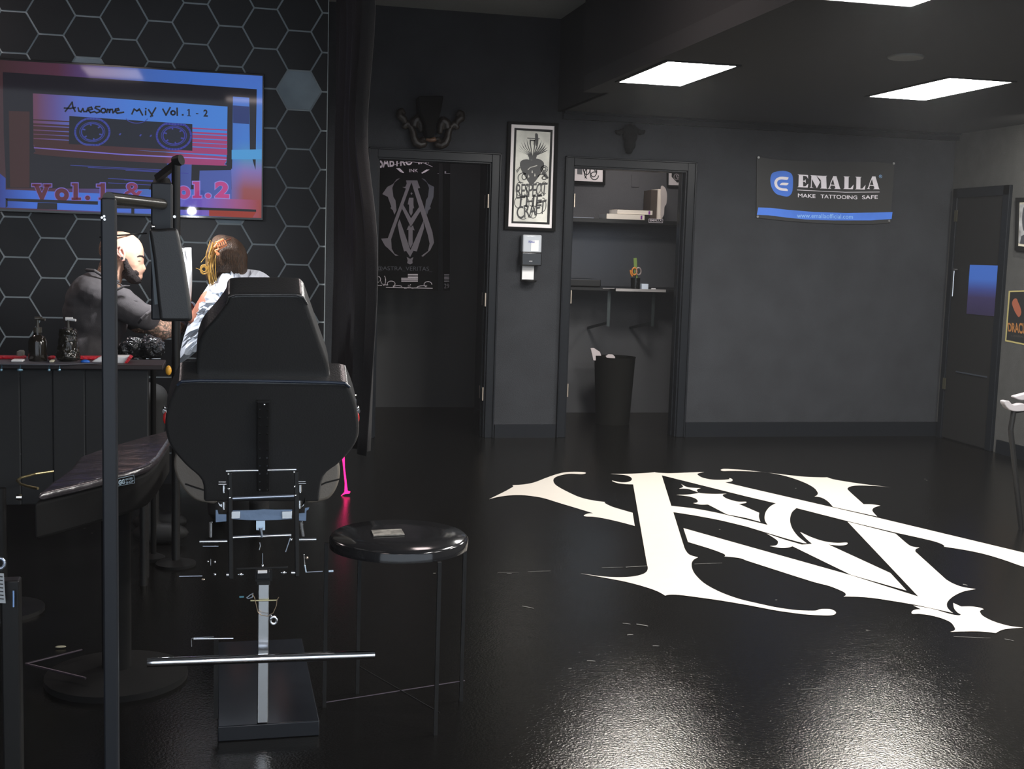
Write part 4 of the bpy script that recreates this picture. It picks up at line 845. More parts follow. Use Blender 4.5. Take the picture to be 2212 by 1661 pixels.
m = MB(); blob(m, 520, 690, 80, 62, .115, 20, CYd+.01); blob(m, 520, 780, 68, 96, .112, 0, CYd+.01); limb(m, [(595, 660, CYd, 30), (618, 745, CYd, 26)]); m.build('dark_top', TR, root, remesh=.01, sm=3)
m = MB()
for x_ in (470, 560): a = PY(x_, 1080, CYd+.4); m.ball((a.x, a.y+.08, .05), (.045, .13, .05)); m.cyl((a.x, a.y, .05), (a.x, a.y, a.z+.05), .05)
m.build('shoes', BLK, root, remesh=.01, sm=2)
hh_ = PY(404, 668, CYd+.04); hand_mesh(hh_, (-.3, .2, .9), (.3, -1, 0), .9, .5).build('hand', pm('reddish_skin', 0), root, remesh=.0035, sm=2)
HAIR = pm('brown_hair', (.05, .024, .01), .45, var=.6, vscale=60, bump=.7, bscale=120, stretch=(3, 3, .6))
m = MB(); blob(m, 489, 558, 43, 47, .11, 0, CYd-.01); blob(m, 483, 528, 24, 18, .07, 20, CYd-.03); blob(m, 462, 585, 20, 34, .07, 0, CYd-.02); blob(m, 515, 580, 17, 34, .08, 0, CYd-.02)
m.build('hair', HAIR, root, remesh=.006, sm=3, disp=('WOOD', .03, .01))
m = MB(); HL = pm('golden_hair', (.42, .24, .05), .5)
random.seed(3)
for i in range(17):
    x = 446+random.random()*20; y = 530+random.random()*20; pts = [(x+8, y-12), (x-1, y+18), (x-4+random.random()*4, y+44), (x+random.random()*6, y+66+random.random()*12)]
    m.tube([PY(a_, b_, CYd-.115+random.random()*.02) for a_, b_ in pts], .0016, 5)
for k in range(10): m.tube([PY(441+9*math.cos(k*.5+q*.6)*(1-k*.06), 582+11*math.sin(k*.5+q*.6)*(1-k*.06), CYd-.1) for q in range(9)], .0015, 5)
m.tube([PY(434, 567, CYd-.1), PY(445, 553, CYd-.1)], .0012, 5); m.tube([PY(423, 579, CYd-.1), PY(438, 585, CYd-.1)], .0012, 5)
m.build('loose_strands', HL, root)
o = bpy.data.objects.new('hair_clip', None); bpy.data.objects.remove(o)
OR = pm('orange_clip', (.85, .3, .12), .3)
def Z4(x, y): return (300+x/4.152, 450+y/4.152)
cl = thing('hair_clip', PY(*Z4(720, 340), CYd-.15), 'orange claw clip holding up the client\'s brown hair', 'hair clip')
for seg in (((690,300),(755,268),(770,285),(700,322)), ((668,345),(700,305),(712,318),(685,360)), ((675,375),(790,320),(795,335),(700,385)), ((675,378),(700,383),(730,412),(705,430))):
    MB().ngon([PY(*Z4(*p), CYd-.15) for p in seg], (0, .03, 0)).build('claw_arm', OR, cl, bevel=.003)
for k in range(5): MB().tube([PY(*Z4(700+k*18, 318-k*8), CYd-.152), PY(*Z4(712+k*18, 350-k*8), CYd-.152)], .003).build('tooth', OR, cl)
MB().tube([PY(*Z4(775, 295), CYd-.15), PY(*Z4(828, 268), CYd-.15)], .004).build('spring_bar', pm('bronze_bar', (.3, .12, .08), .3, 1), cl)
# paper drape over the back: outlined body with creased facets
DR = pm('white_paper_drape', (.8, .86, .95), .75)
out_ = [(820,525),(740,550),(660,640),(600,720),(540,810),(500,880),(470,960),(440,1040),(410,1130),(390,1200),(370,1290),(357,1390),(450,1340),(560,1260),(700,1300),(1300,1300),(1340,900),(1300,760),(1225,670),(1160,605),(1080,560),(960,545),(880,540)]
random.seed(11)
bm = bmesh.new(); outer = [Vector(p).to_3d() for p in out_]
cx, cy = 800, 900
ring_n = 7; rings = []
dense = crom(out_, 3)
for r_ in range(ring_n+1):
    f = 1-r_/ring_n; ring = []
    for i, (x, y) in enumerate(dense):
        jx = 0 if r_ == 0 else random.uniform(-16, 16); jy = 0 if r_ == 0 else random.uniform(-16, 16)
        X_, Y_ = cx+(x-cx)*f+jx*min(1, f*1.5), cy+(y-cy)*f+jy*min(1, f*1.5)
        dpt = CYd-.02-.15*math.sqrt(max(0, 1-f*f))+(0 if r_ == 0 else random.uniform(-.014, .014))
        ring.append(bm.verts.new(PY(*Z4(X_, Y_), dpt)))
    rings.append(ring)
nn = len(dense)
for a, b2 in zip(rings, rings[1:]):
    for i in range(nn):
        j = (i+1) % nn
        bm.faces.new((a[i], a[j], b2[i])); bm.faces.new((a[j], b2[j], b2[i]))
mm = MB(); mm.bm.free(); mm.bm = bm; dr = mm.build('paper_drape', DR, root, smooth=False)
md = dr.modifiers.new('s', 'SOLIDIFY'); md.thickness = .002

# lamp over the work: stand, head and its light
LY = 5.35
t = thing('task_lamp', (PY(380, 700, LY).x, LY, 0), 'black floor standing work lamp between the artist and the client', 'lamp')
tp0 = PY(380, 352, LY)
MB().cyl((tp0.x, LY, .02), (tp0.x, LY, tp0.z), .018).build('pole', BLKS, t)
MB().lathe([(.085, 0), (.085, .012), (.03, .025)], (tp0.x, LY, 0), 28).build('base', BLKM, t)
MB().cyl(PY(377, 349, LY), PY(392, 345, LY-.02), .022).ball(PY(385, 347, LY), .024).build('joint', BLK, t)
a = PY(352, 370, LY+.02); MB().sq(PY(340, 385, LY+.1), PY(383, 352, LY), .026).build('arm', BLK, t)
hc = PY(350, 400, LY+.16)
MB().cyl(hc+Vector((0, 0, .03)), hc-Vector((0, 0, .02)), .03, .055, 24).build('lamp_head', BLK, t)
MB().ball(hc+Vector((.02, .05, -.035)), (.014, .014, .032)).build('bulb', pm('lamp_bulb', .8, .5, emit=(1, .98, 1), es=60), t)
sp = bpy.data.lights.new('task_light', 'SPOT'); sp.energy = 56; sp.color = (.93, .95, 1); sp.spot_size = math.radians(125); sp.spot_blend = .5; sp.shadow_soft_size = .025
so = bpy.data.objects.new('task_light', sp); C.objects.link(so); so.location = (hc.x+.02, hc.y+.05, hc.z-.03)
tgt = PY(380, 640, 5.85); so.rotation_euler = (tgt-so.location).to_track_quat('-Z', 'Y').to_euler()
tip = PY(377, 468, LY-.02); MB().cyl(tip, tip+Vector((0, .004, 0)), .006).build('bolt', CHR, t)

# arm-rest pad frame in front: nearer stand
NY, FY = 2.75, 3.15
t = thing('metal_stand', (PY(235, 1661, NY).x, NY, 0), 'tall black square tube stand with a sloping top bar, left foreground', 'stand')
a = PY(235, 428, NY); b = PY(350, 441, FY-.027); SB = pm('black_powder_coat', (.012, .014, .018), .4, spec=.35)
MB().sq((a.x, NY, .0), (a.x, NY, a.z+.0), .031).build('post', SB, t, bevel=.004)
MB().cyl(a, b, .0135, n=24).build('top_bar', pm('satin_tube', (.03, .028, .022), .25), t)
c1, c2 = PY(350, 396, FY), PY(350, 494, FY)
MB().sq((c1.x, FY, PY(350, 690, FY).z), (c1.x, FY, c1.z), .05).build('sleeve_post', SB, t, bevel=.004)
MB().sq((a.x-.2, NY, .02), (a.x+.2, NY, .02), .03).build('foot_bar', SB, t)
for p in ((220,470),(226,474),(225,467)): q = PY(*p, NY-.018); MB().cyl(q, q+Vector((0, .004, 0)), .0025).build('screw', CHR, t)
MB().cyl(PY(330, 488, FY-.03), PY(330, 494, FY-.03), .005).ball(PY(330, 490, FY-.035), .006).build('chrome_knob', CHR, t)
MB().cyl(PY(240, 509.3, NY), PY(316, 504, FY), .0018).build('cable', BLK, t)
# curved black pad hanging on the stand and the white sheet clipped behind it
PYd = 3.10
t = thing('padded_panel', PY(375, 690, PYd), 'curved black padded panel hanging in front of the artist\'s arm', 'pad')
m = MB(); L_ = [(321,495),(325,520),(331,560),(336,610),(340,650),(343,672),(345,694)]; R_ = [(415,694),(412,660),(406,620),(400,580),(394,545),(388,515),(382,492)]
m.ngon([PY(*p, PYd-.05) for p in L_+R_], (0, .045, 0)); m.build('pad', pm('black_vinyl', (.016, .016, .016), .42, bump=.1, bscale=300), t, bevel=.008, seg=3)
MB().ngon([PY(*p, PYd) for p in ((322,500),(329,535),(336,600),(341,657),(334,658),(330,600),(326,550),(322,515))], (0, .01, 0)).build('side_strip', pm('grey_strip', (.1, .13, .15), .4), t)
t = thing('paper_sheet', PY(395, 660, 5.35), 'bright white stencil sheet hanging right of the black padded panel', 'paper')
m = MB(); n_ = 8
Lx = lambda s_: 381+s_*16; Rx = lambda s_: 413+3*math.sin(s_*3.1)-2*s_
rows = []
for i in range(n_+1):
    s_ = i/n_; rows.append([m.bm.verts.new(PY(Lx(s_)+(Rx(s_)-Lx(s_))*u/4, 535+s_*124, 5.69+.02*math.sin(u*1.1+s_*2))) for u in range(5)])
for a, b2 in zip(rows, rows[1:]):
    for u in range(4): m.bm.faces.new((a[u], a[u+1], b2[u+1], b2[u]))
o = m.build('sheet', pm('bright_paper', .9, .6), t); o.modifiers.new('s', 'SOLIDIFY').thickness = .0015
MB().cyl(PY(397, 535, 5.69), PY(382, 530, LY+.02), .004).build('clip_arm', BLK, t)

# work table with its clutter
TBY0, TBY1 = 4.98, 5.21; tz = PY(120, 787, TBY0).z
xl, xr = -1.75, PY(352, 795, TBY0).x
t = thing('work_table', ((xl+xr)/2, 5.1, 0), 'dark draped work trolley in front of the artist', 'table')
MB().span((xl, TBY0, tz-.02), (xr, TBY1, tz)).build('table_top', pm('maroon_black_top', (.014, .008, .009), .6), t, bevel=.004)
m = MB()
for i in range(11): m.span((xl+.1+i*.12, TBY0+.02+.003*(i % 2), .35), (xl+.22+i*.12, TBY0+.03+.003*(i % 2), tz-.02))
m.build('skirt', pm('black_cloth', (.016, .018, .02), .9), t, bevel=.01)
for x in (xl+.08, xr-.08):
    for y in (TBY0+.06, TBY1-.04): MB().cyl((x, y, 0), (x, y, tz-.02), .014).build('leg', BLKS, t)
m = MB(); m.ngon([PZ(0, 787, tz+.001)+Vector((-.3, 0, 0)), PZ(120, 789, tz+.001), PZ(215, 785, tz+.001), PZ(232, 778, tz+.001), PZ(232, 772, tz+.001), PZ(0, 772, tz+.001)+Vector((-.3, 0, 0))], (0, 0, .003)); tag(m.build('table_mat', pm('grey_mat', (.07, .07, .085), .5), smooth=False), 'grey mat along the near edge of the work trolley', 'mat')
RED = pm('red_wrap', (.62, .015, .03), .3, bump=.8, bscale=90)
def item(px, y): a = PY(px, 780, y); return Vector((a.x, y, tz+.004))
def parcel(name, x0, x1, top, y, col, lab, cat='packet'):
    a, b2 = PY(x0, top, y), PY(x1, top, y)
    zt2 = a.z; o = MB().span((a.x, y-.03, tz+.004), (b2.x, y+.03, max(zt2, tz+.012))).build(name, col, bevel=.006, seg=3); return tag(o, lab, cat)
parcel('wrapped_tray', -15, 55, 768, 5.15, RED, 'red and white wrapped tray at the left end of the work trolley', 'tray')
parcel('wrapped_tray', 105, 118, 769, 5.15, RED, 'red wrapped packet showing between the two pump bottles')
parcel('wrapped_tray', 165, 262, 769, 5.15, RED, 'long red wrapped packet right of the pump bottles')
parcel('plastic_tub', 26, 52, 776, 5.04, PAP, 'small white plastic tub on the left of the work trolley', 'tub')
parcel('plastic_tub', 108, 118, 778, 5.04, pm('cream_plastic', (.7, .66, .5), .5), 'tiny cream tub between the two pump bottles', 'tub')
parcel('plastic_tub', 38, 51, 757, 5.18, pm('dim_grey_plastic', (.2, .2, .17), .5), 'dim grey tub behind the red tray', 'tub')
m = MB(); m.ngon([PY(*p, 5.06) for p in ((190,786),(215,772),(240,770),(278,770),(283,775),(270,787),(240,788),(200,787))], (0, .08, 0)); tag(m.build('paper_towel', PAP, bevel=.004), 'folded white paper towel with a red edge on the trolley', 'paper towel')
m = MB(); m.ngon([PY(*p, 5.05) for p in ((278,770),(284,774),(271,789),(266,788))], (0, .09, 0)); tag(m.build('towel_wrapper', RED), 'red wrapper edge at the right end of the paper towel', 'wrapper')
tag(MB().ball(PY(184, 781, 5.03), (.018, .012, .008)).build('ink_cap', pm('blue_cap', (.02, .14, .6), .3)), 'small blue ink cap left of the paper towel', 'cap')
def pump(px, lab, wrap):
    b0 = item(px, 5.08); s_ = mpp(5.2); Hh = (768-728)*s_
    t = thing('pump_bottle', b0, lab, 'bottle', 'pump bottles on the work trolley')
    MB().lathe([(.034, 0), (.036, .01), (.036, Hh), (.03, Hh+.015), (.014, Hh+.025), (.014, Hh+.035)], b0, 22).build('bottle', pm('smoked_bottle', (.016, .013, .01), .12), t)
    MB().lathe([(.016, Hh+.035), (.016, Hh+.055), (.006, Hh+.056), (.005, Hh+.085)], b0, 16).build('collar', pm('dark_cap', (.05, .045, .035), .3), t)
    MB().cyl(b0+Vector((-.01, 0, Hh+.09)), b0+Vector((.018, 0, Hh+.09)), .007).tube([b0+Vector((.0, 0, Hh+.088)), b0+Vector((.03, -.01, Hh+.086))], .005).build('nozzle', PAP if wrap else pm('dark_cap', 0), t)
    if wrap:
        MB().cyl(b0+Vector((0, 0, .004)), b0+Vector((0, 0, Hh+.05)), .044, .034, 9).build('plastic_wrap', pm('shiny_black_film', (.018, .017, .013), .08, bump=1, bscale=28), t, remesh=.004, sm=0, disp=('CLOUDS', .03, .02))
pump(82, 'smoked pump bottle, left of the pair on the work trolley', False)
pump(148, 'plastic wrapped pump bottle, right of the pair with a white nozzle', True)
# black bag heap and round mirror-like tray on its post behind the stand
t = thing('wrapped_machine', PY(305, 790, 5.45), 'power unit wrapped in crinkled black plastic under the artist\'s arm', 'wrapped unit')
m = MB(); blob(m, 285, 752, 28, 22, .06, -15, 5.45); blob(m, 325, 752, 30, 26, .06, 0, 5.45); m.build('plastic_wrap', pm('crinkled_black_film', (.012, .012, .013), .07, bump=1, bscale=45), t, remesh=.006, sm=1, disp=('CLOUDS', .025, .03))
MB().cyl(PY(331, 765, 5.45), Vector((PY(331, 770, 5.45).x, 5.45, .02)), .012).lathe([(.05, 0), (.05, .015), (.02, .03)], (PY(331, 770, 5.45).x, 5.45, 0), 20).build('stem', BLKM, t)
MB().cyl(PY(316, 775, 5.42), PY(347, 775, 5.42), .006).build('knob_bar', CHR, t)
t = tag(MB().ball(PY(364, 800, 5.0), (.012, .012, .02)).build('cap', pm('amber_cap', (.8, .4, .04), .3)), 'small amber cap beside the trolley end, next to the black chair', 'cap')
# blue tools hanging under the table edge
for px in (43, 106, 128, 3):
    q = PY(px, 799, TBY0-.01); o = MB().ball(q, (.012 if px == 43 else .006, .005, .006)).cyl(q, q+Vector((0, .015, .02)), .003).build('clip', pm('pale_blue_metal', (.35, .6, .75), .25, .7)); tag(o, 'small pale blue clip under the near edge of the work trolley', 'clip', 'clips under the trolley edge')

# ============================================================ SECOND CHAIR: wrapped leg rest, sticker
LR = pm('film_wrapped_leather', (.035, .03, .034), .22, bump=.5, bscale=14, var=.3, vscale=10)
zz = .7
t = thing('leg_rest', PZ(200, 1100, .4), 'plastic wrapped black leg rest reaching left from behind the chair', 'leg rest')
top_ = [(80,1066),(110,1040),(150,1012),(172,985),(215,970),(300,945),(368,927),(372,945),(345,985),(325,1003),(292,1015),(242,1028),(160,1048)]
P3 = [PZ(*p, zz) for p in top_]
MB().ngon(P3, (0, 0, -.026)).build('cushion', LR, t, bevel=.015, seg=4)
cen = sum(P3, Vector())/len(P3)
stc = [(253,1034),(289,1026),(291,1043),(255,1050)]
nside = P3[10]-P3[0]; nrm = Vector((nside.y, -nside.x, 0)).normalized()
if nrm.y > 0: nrm = -nrm
P0 = P3[10]+nrm*.003
MB().ngon([p-nrm*.012-Vector((0, 0, .026)) for p in P3], (0, 0, -.11)).build('under_frame', BLKM, t, bevel=.012)
stk = lambda x, y, k=0: PP(x, y, P0+nrm*(.001+k), nrm)
MB().ngon([stk(*p) for p in stc], -nrm*.006).build('badge', BLKG, t, bevel=.001)
m = MB(); 
for a_, b_ in zip(stc, stc[1:]+stc[:1]):
    ribbon(m, [a_, b_], .8, lambda x, y: stk(x, y, .001))
add_text(m, 'GG', [stk(255.5,1037.5,.001), stk(269,1034.5,.001), stk(270,1045,.001), stk(256.5,1048,.001)], bold=.05)
add_text(m, 'WORK', [stk(270.5,1034,.001), stk(287,1030,.001), stk(287.5,1035,.001), stk(271,1039,.001)], bold=.02)
add_text(m, 'SHOP', [stk(271.5,1040.5,.001), stk(288.5,1036.5,.001), stk(289,1041.5,.001), stk(272,1045.5,.001)], bold=.02)
m.build('badge_print', pm('pale_blue_print2', (.5, .65, .75), .5), t, smooth=False, recalc=False)
c0 = PZ(250, 1000, zz); MB().cyl((c0.x, c0.y, .03), (c0.x, c0.y, zz-.11), .045).build('post', BLKM, t); MB().lathe([(.22, 0), (.22, .02), (.08, .04)], (c0.x, c0.y, 0), 32).build('base', BLKM, t)
# foot ring at the far left
cr_ = PZ(75, 1036, .5); t = thing('foot_ring', cr_, 'thin metal ring on a black post left of the leg rest', 'foot ring')
MB().tube([PZ(x, y, .5) for x, y in ((115,1018),(75,1024),(45,1032),(37,1038),(45,1046),(62,1051),(82,1055))], .005).build('ring', pm('brass_tube', (.45, .38, .2), .3, .9), t)
MB().cyl((cr_.x-.12, cr_.y, 0), (cr_.x-.12, cr_.y, .47), .02).build('post', BLKS, t); MB().cyl(PY(36, 1074, cr_.y-.02), PY(48, 1074, cr_.y-.02), .012).build('chrome_collar', CHR, t)
MB().lathe([(.15, 0), (.15, .015), (.03, .03)], (cr_.x-.12, cr_.y, 0), 24).build('base', BLKS, t)

# ============================================================ MAIN TATTOO CHAIR (seen from behind, reclined to the camera)
CHY = 3.42; cx0 = PY(568, 1400, CHY).x
chair = thing('tattoo_chair', (cx0, CHY, 0), 'black leather tattoo chair seen from behind with chrome adjusting bars', 'chair')
tl_ = math.radians(26); n_ = Vector((0, -math.cos(tl_), -math.sin(tl_)))            # normal of the back faces
p0 = Vector((cx0, 3.25, PY(568, 790, 3.25).z))
def cb(x, y, k=0): return PP(x, y, p0+n_*k, n_)
def cushion(name, outline, k, thick, mat, par, bev=.03):
    o = MB().ngon([cb(x, y, k) for x, y in outline], -n_*thick).build(name, mat, par, bevel=bev, seg=5); return o
head = crom([(487,660),(492,642),(508,636),(570,635),(640,636),(655,642),(664,660),(690,735),(712,800),(712,850,1),(424,850,1),(424,770),(436,725),(465,690)], 4)
hr = cushion('headrest', head, -.03, .10, LEA, chair, .014)
main = crom([(381,836),(392,824),(430,822),(570,824),(710,826),(745,828),(755,838),(770,880),(776,925),(768,960),(735,1000),(700,1030),(690,1085,1),(440,1085,1),(436,1040),(400,1005),(368,965),(357,925),(362,880)], 4)
mc = cushion('backrest', main, 0, .105, LEA, chair, .013)
m = MB()
pts = [cb(x, y, .002) for x, y in ((383,832),(392,824),(430,822),(570,823),(710,826),(745,828),(755,836))]; m.tube(pts, .004); m.build('piping', pm('blue_black_piping', (.02, .028, .045), .25), mc)
m = MB().tube([cb(x, y, -.028) for x, y in ((488,655),(494,642),(508,637),(570,636),(640,637),(654,642),(664,658))], .003); m.build('piping', LEA, hr)
# back rail with its rows of screws
MB().ngon([cb(x, y, .012) for x, y in ((555,868),(582,868),(582,1062),(555,1062))], -n_*.012).build('slotted_rail', BLKS, chair, bevel=.002)
m = MB()
for i in range(11):
    for x in (561, 577): q = cb(x, 885+i*17.2, .012); m.cyl(q, q+n_*.002, .0022, n=8)
q = cb(571, 874, .012); m.ball(q, .004); m.build('rail_screws', CHR, chair)
# armrest pivots
for sx, xs in ((-1, 357), (1, 772)):
    q = PY(xs, 888, 3.35); MB().cyl(q, q+Vector((0, .03, -.012)), .008).ball(PY(xs, 881, 3.35), .006).build('pivot_cap', CHR, chair)
    q = PY(xs-sx*1, 903, 3.35); MB().ball(q, (.007, .007, .017)).build('red_lever', pm('red_plastic', (.6, .02, .02), .3), chair)
q = PY(766, 854, 3.4); MB().ball(q, (.006, .006, .0035)).build('chrome_tip', CHR, chair)
MB().tube([PY(768, 862, 3.4), PY(769, 888, 3.4)], .002).build('lever_rod', STL, chair)
# seat wings: cushions beyond the back
SYd = 3.75
def wing(pts, name='seat_wing'):
    return MB().ngon([PY(x, y, SYd) for x, y in crom(pts, 5)], (0, .12, 0)).build(name, LEAB, chair, bevel=.028, seg=5)
w1 = wing([(395,965),(430,985),(455,1020),(470,1083),(442,1086),(418,1078),(395,1055),(378,1020),(378,985)])
w2 = wing([(715,968),(728,985),(735,1015),(731,1045),(718,1070),(700,1082),(660,1084),(655,1030),(670,990),(695,968)])
for w_, P_ in ((w1, ((400,1045),(420,1052),(445,1060))), (w2, ((683,1052),(705,1042),(733,1035)))):
    MB().tube([PY(*p, SYd-.001) for p in P_], .0025).build('seam', BLK, w_)
MB().span((cx0-.2, SYd+.1, PY(568, 1050, SYd).z-.06), (cx0+.2, SYd+.62, PY(568, 1050, SYd).z+.06)).build('seat', LEA, chair, bevel=.03, seg=4)
# the adjusting frame
MYc = 3.32
def bar(nm, x0_, y0_, x1_, y1_, r, mat, y=MYc, par=chair):
    return MB().cyl(PY(x0_, y0_, y), PY(x1_, y1_, y), r).build(nm, mat, par)
def sqb(nm, x0_, y0_, x1_, y1_, w, mat, y=MYc, h=None):
    return MB().sq(PY(x0_, y0_, y), PY(x1_, y1_, y), w, h).build(nm, mat, chair, bevel=.002)
CHB = pm('bright_chrome', (.85, .88, .92), .2, 1)
bar('cross_bar', 488, 1017.5, 558, 1016, .0032, CHB, 3.27); bar('cross_bar', 578, 1015.5, 640, 1014, .0032, CHB, 3.27)
bar('side_rod', 493, 1020, 496, 1075, .0018, CHR); bar('side_rod', 636, 1018, 638, 1071, .0018, CHR)
bar('lower_bar', 495, 1077, 638, 1071, .0045, STL)
for x, y in ((493,1024),(494,1056),(496,1075),(635,1020),(636,1051),(638,1070)): MB().ball(PY(x, y, MYc-.004), .0042, n=10).build('bolt', CHR, chair)
sqb('frame_post', 497, 1020, 499, 1250, .012, BLKS); sqb('frame_post', 640, 1018, 642, 1245, .012, BLKS)
for x0_, x1_, y in ((472,488,1041),(472,489,1046),(641,660,1040),(641,661,1044)): bar('hinge_pin', x0_, y, x1_, y, .0016, CHR)
for x, y0_, y1_ in ((483,1048,1062),(648,1047,1062),(483,1084,1098),(647,1081,1096)): MB().cyl(PY(x, y0_, MYc), PY(x, y1_, MYc), .0045).ball(PY(x, y1_+2, MYc), .003, n=8).build('thumb_bolt', CHB, chair)
for P_ in (((471,1085),(476,1090),(481,1088),(480,1096),(474,1092)), ((652,1095),(658,1086),(659,1075),(656,1092))): MB().ngon([PY(*p, MYc) for p in P_], (0, .004, 0)).build('bracket_tab', CHB, chair)
PL = pm('blue_grey_plate', (.16, .22, .32), .42, .7, bump=.1, bscale=40)
MB().ngon([PY(*p, MYc) for p in ((499,1103),(550,1102),(570,1100),(595,1101),(631,1101),(631,1121),(600,1123),(565,1124),(530,1123),(499,1121))], (0, .006, 0)).build('cross_plate', PL, chair)
MB().ngon([PY(*p, MYc) for p in ((466,1102),(470,1102),(472,1111),(489,1111),(489,1126),(466,1128))], (0, .006, 0)).build('side_plate', PL, chair)
MB().ngon([PY(*p, MYc) for p in ((641,1110),(658,1108),(659,1098),(668,1096),(666,1101),(662,1103),(661,1125),(641,1124))], (0, .006, 0)).build('side_plate', PL, chair)
for x0_, x1_ in ((499,519),(609,631)): MB().ngon([PY(*p, MYc-.006) for p in ((x0_,1105),(x1_,1104),(x1_,1120),(x0_,1121))], (0, .005, 0)).build('mirror_block', CHB, chair, bevel=.001)
MB().ngon([PY(*p, MYc-.002) for p in crom([(553.5,1125,1),(572.5,1125,1),(572.5,1143),(570,1145),(556,1145),(553.5,1143)], 3)], (0, .006, 0)).build('yoke', pm('pale_blue_steel', (.6, .75, .9), .4, .6), chair)
MB().cyl(PY(563, 1140, MYc-.01), PY(566, 1160, MYc-.01), .005, .003).build('yoke_pin', STL, chair)
bar('piston_bar', 499, 1161, 629, 1155.5, .0042, CHB)
bar('side_pin', 431, 1170, 491, 1169, .0038, CHB); bar('side_pin', 639, 1166, 683, 1165, .0042, CHB)
bar('thin_pin', 438, 1180, 472, 1180, .0012, STL)
MB().ball(PY(629, 1166, MYc), .0045, n=10).build('bolt', CHB, chair); bar('link_rod', 627, 1162, 617, 1192, .002, STL)
def spring(x0_, y0_, x1_, y1_, nm='spring'):
    a, b2 = PY(x0_, y0_, MYc), PY(x1_, y1_, MYc); k = 15; P_ = [a.lerp(b2, i/(k*8))+Vector((.004*math.cos(i*math.pi/4), .004*math.sin(i*math.pi/4), 0)) for i in range(k*8+1)]
    MB().tube(P_, .0009, 4).build(nm, CHR, chair)
spring(650, 1127, 655, 1158); spring(455, 1128, 455, 1160)
MB().tube([PY(561, 1172, MYc), PY(562, 1180, MYc), PY(560, 1188, MYc)], .0018).build('cable_end', CHB, chair)
bar('link_rod', 567, 1195, 567, 1218, .0012, STL); MB().ball(PY(567, 1222, MYc), .004, n=10).build('bolt', CHB, chair)
sqb('lower_cross', 510, 1229, 622, 1225, .006, BLKS)
sqb('side_link', 455, 1207, 455, 1222, .0028, CHB); MB().ball(PY(449, 1213, MYc), .003, n=8).ball(PY(464, 1214, MYc), .0035, n=8).ball(PY(464, 1241, MYc), .0045, n=8).build('bolt', CHB, chair)
sqb('side_link', 656, 1197, 658, 1220, .0036, CHB); sqb('side_link', 658, 1220, 661, 1236, .004, pm('pale_blue_steel', 0)); MB().ball(PY(663, 1205, MYc), .004, n=8).build('brass_nut', BRS, chair)
bar('handle_rod', 387, 1245, 437, 1244, .0018, STL); MB().ball(PY(439, 1251.5, MYc), (.005, .004, .0025), n=10).build('rubber_tip', BRS, chair)
for x0_, x1_, y in ((489,503,1241.5),(629,646,1237)): bar('clamp', x0_, y, x1_, y, .005, CHB)
for x, y in ((520,1241),(613,1237)): MB().ball(PY(x, y, MYc), (.0045, .004, .005), n=10).cyl(PY(x-6, y, MYc), PY(x+6, y, MYc), .0016).build('wing_bolt', CHB, chair)
bar('pedal_rod', 660, 1236, 697, 1234, .0014, STL); bar('pedal_rod', 710, 1234, 720, 1233.5, .003, pm('pale_blue_steel', 0), 3.25)
MB().span(PY(557, 1238.5, MYc-.01), PY(577, 1231, MYc)).build('label_plate', PAP, chair); MB().span(PY(553, 1252, MYc), PY(582, 1228, MYc+.03)).build('socket', BLKS, chair, bevel=.002)
# square chrome post, foot bar, base plate
PYc = 3.40
a = PY(570, 1256, PYc); b2 = PY(568, 1421, PYc); pw = 24*mpp(PYc)
MB().span((b2.x-pw/2, PYc-pw/2, .05), (b2.x+pw/2, PYc+pw/2, a.z)).build('chrome_post', CHB, chair, bevel=.002)
MB().span((b2.x-pw/2-.003, PYc-pw/2-.003, a.z-.005), (b2.x+pw/2+.003, PYc+pw/2+.003, a.z+.006)).build('post_cap', BLKG, chair)
MB().span((b2.x-pw/2-.008, PYc-pw/2-.004, a.z+.006), (b2.x+pw/2+.008, PYc+pw/2+.004, PY(567, 1228, PYc).z)).build('upper_post', BLKS, chair)
FBY = 3.33
MB().cyl(PY(318, 1431, FBY), PY(809, 1414, FBY), .0128, n=32).build('foot_bar', pm('mirror_chrome', (.9, .9, .92), .06, 1), chair)
fl, fr = PZ(470, 1603, 0), PZ(690, 1589, 0); d_ = Vector((fr.x-fl.x, fr.y-fl.y, 0)); nb = Vector((-d_.y, d_.x, 0)).normalized()
MB().ngon([fl, fr, fr+nb*.75, fl+nb*.75], (0, 0, .045)).build('base_plate', pm('black_base', (.012, .014, .018), .16), chair, bevel=.003)
q = PZ(572, 1542, .046); MB().ball(q, (.006, .006, .003)).build('base_bolt', BLK, chair)
# pin with retaining wire on the post, wheel knob
MB().cyl(PY(541, 1297.5, PYc-.02), PY(598, 1296.5, PYc-.02), .0024).build('lock_pin', pm('zinc_yellow', (.65, .6, .35), .3, .9), chair)
MB().tube([PY(x, y, PYc-.03) for x, y in ((545,1283),(550,1292),(553,1305),(557,1322),(565,1329),(578,1331),(590,1324),(597,1308),(598,1297),(602,1290))], .0011, 6).build('wire_loop', pm('copper_wire', (.4, .3, .2), .35, .8), chair)
MB().tube([PY(591+7*math.cos(k*.5236), 1340+7.5*math.sin(k*.5236), PYc-.03) for k in range(13)], .0032, 8).build('ring_knob', CHB, chair); MB().cyl(PY(583, 1328, PYc-.02), PY(588, 1336, PYc-.03), .0035).build('knob_stem', STL, chair)
MB().tube([PY(x, y, PYc-.02) for x, y in ((533,1291),(540,1285),(546,1282),(545,1290),(536,1293),(532,1290))], .0016, 6).build('cable_loop', STL, chair)
MB().span(PY(517, 1291, PYc-.02), PY(527, 1287, PYc-.01)).build('blue_tab', pm('teal_tab', (.1, .3, .4), .4), chair)
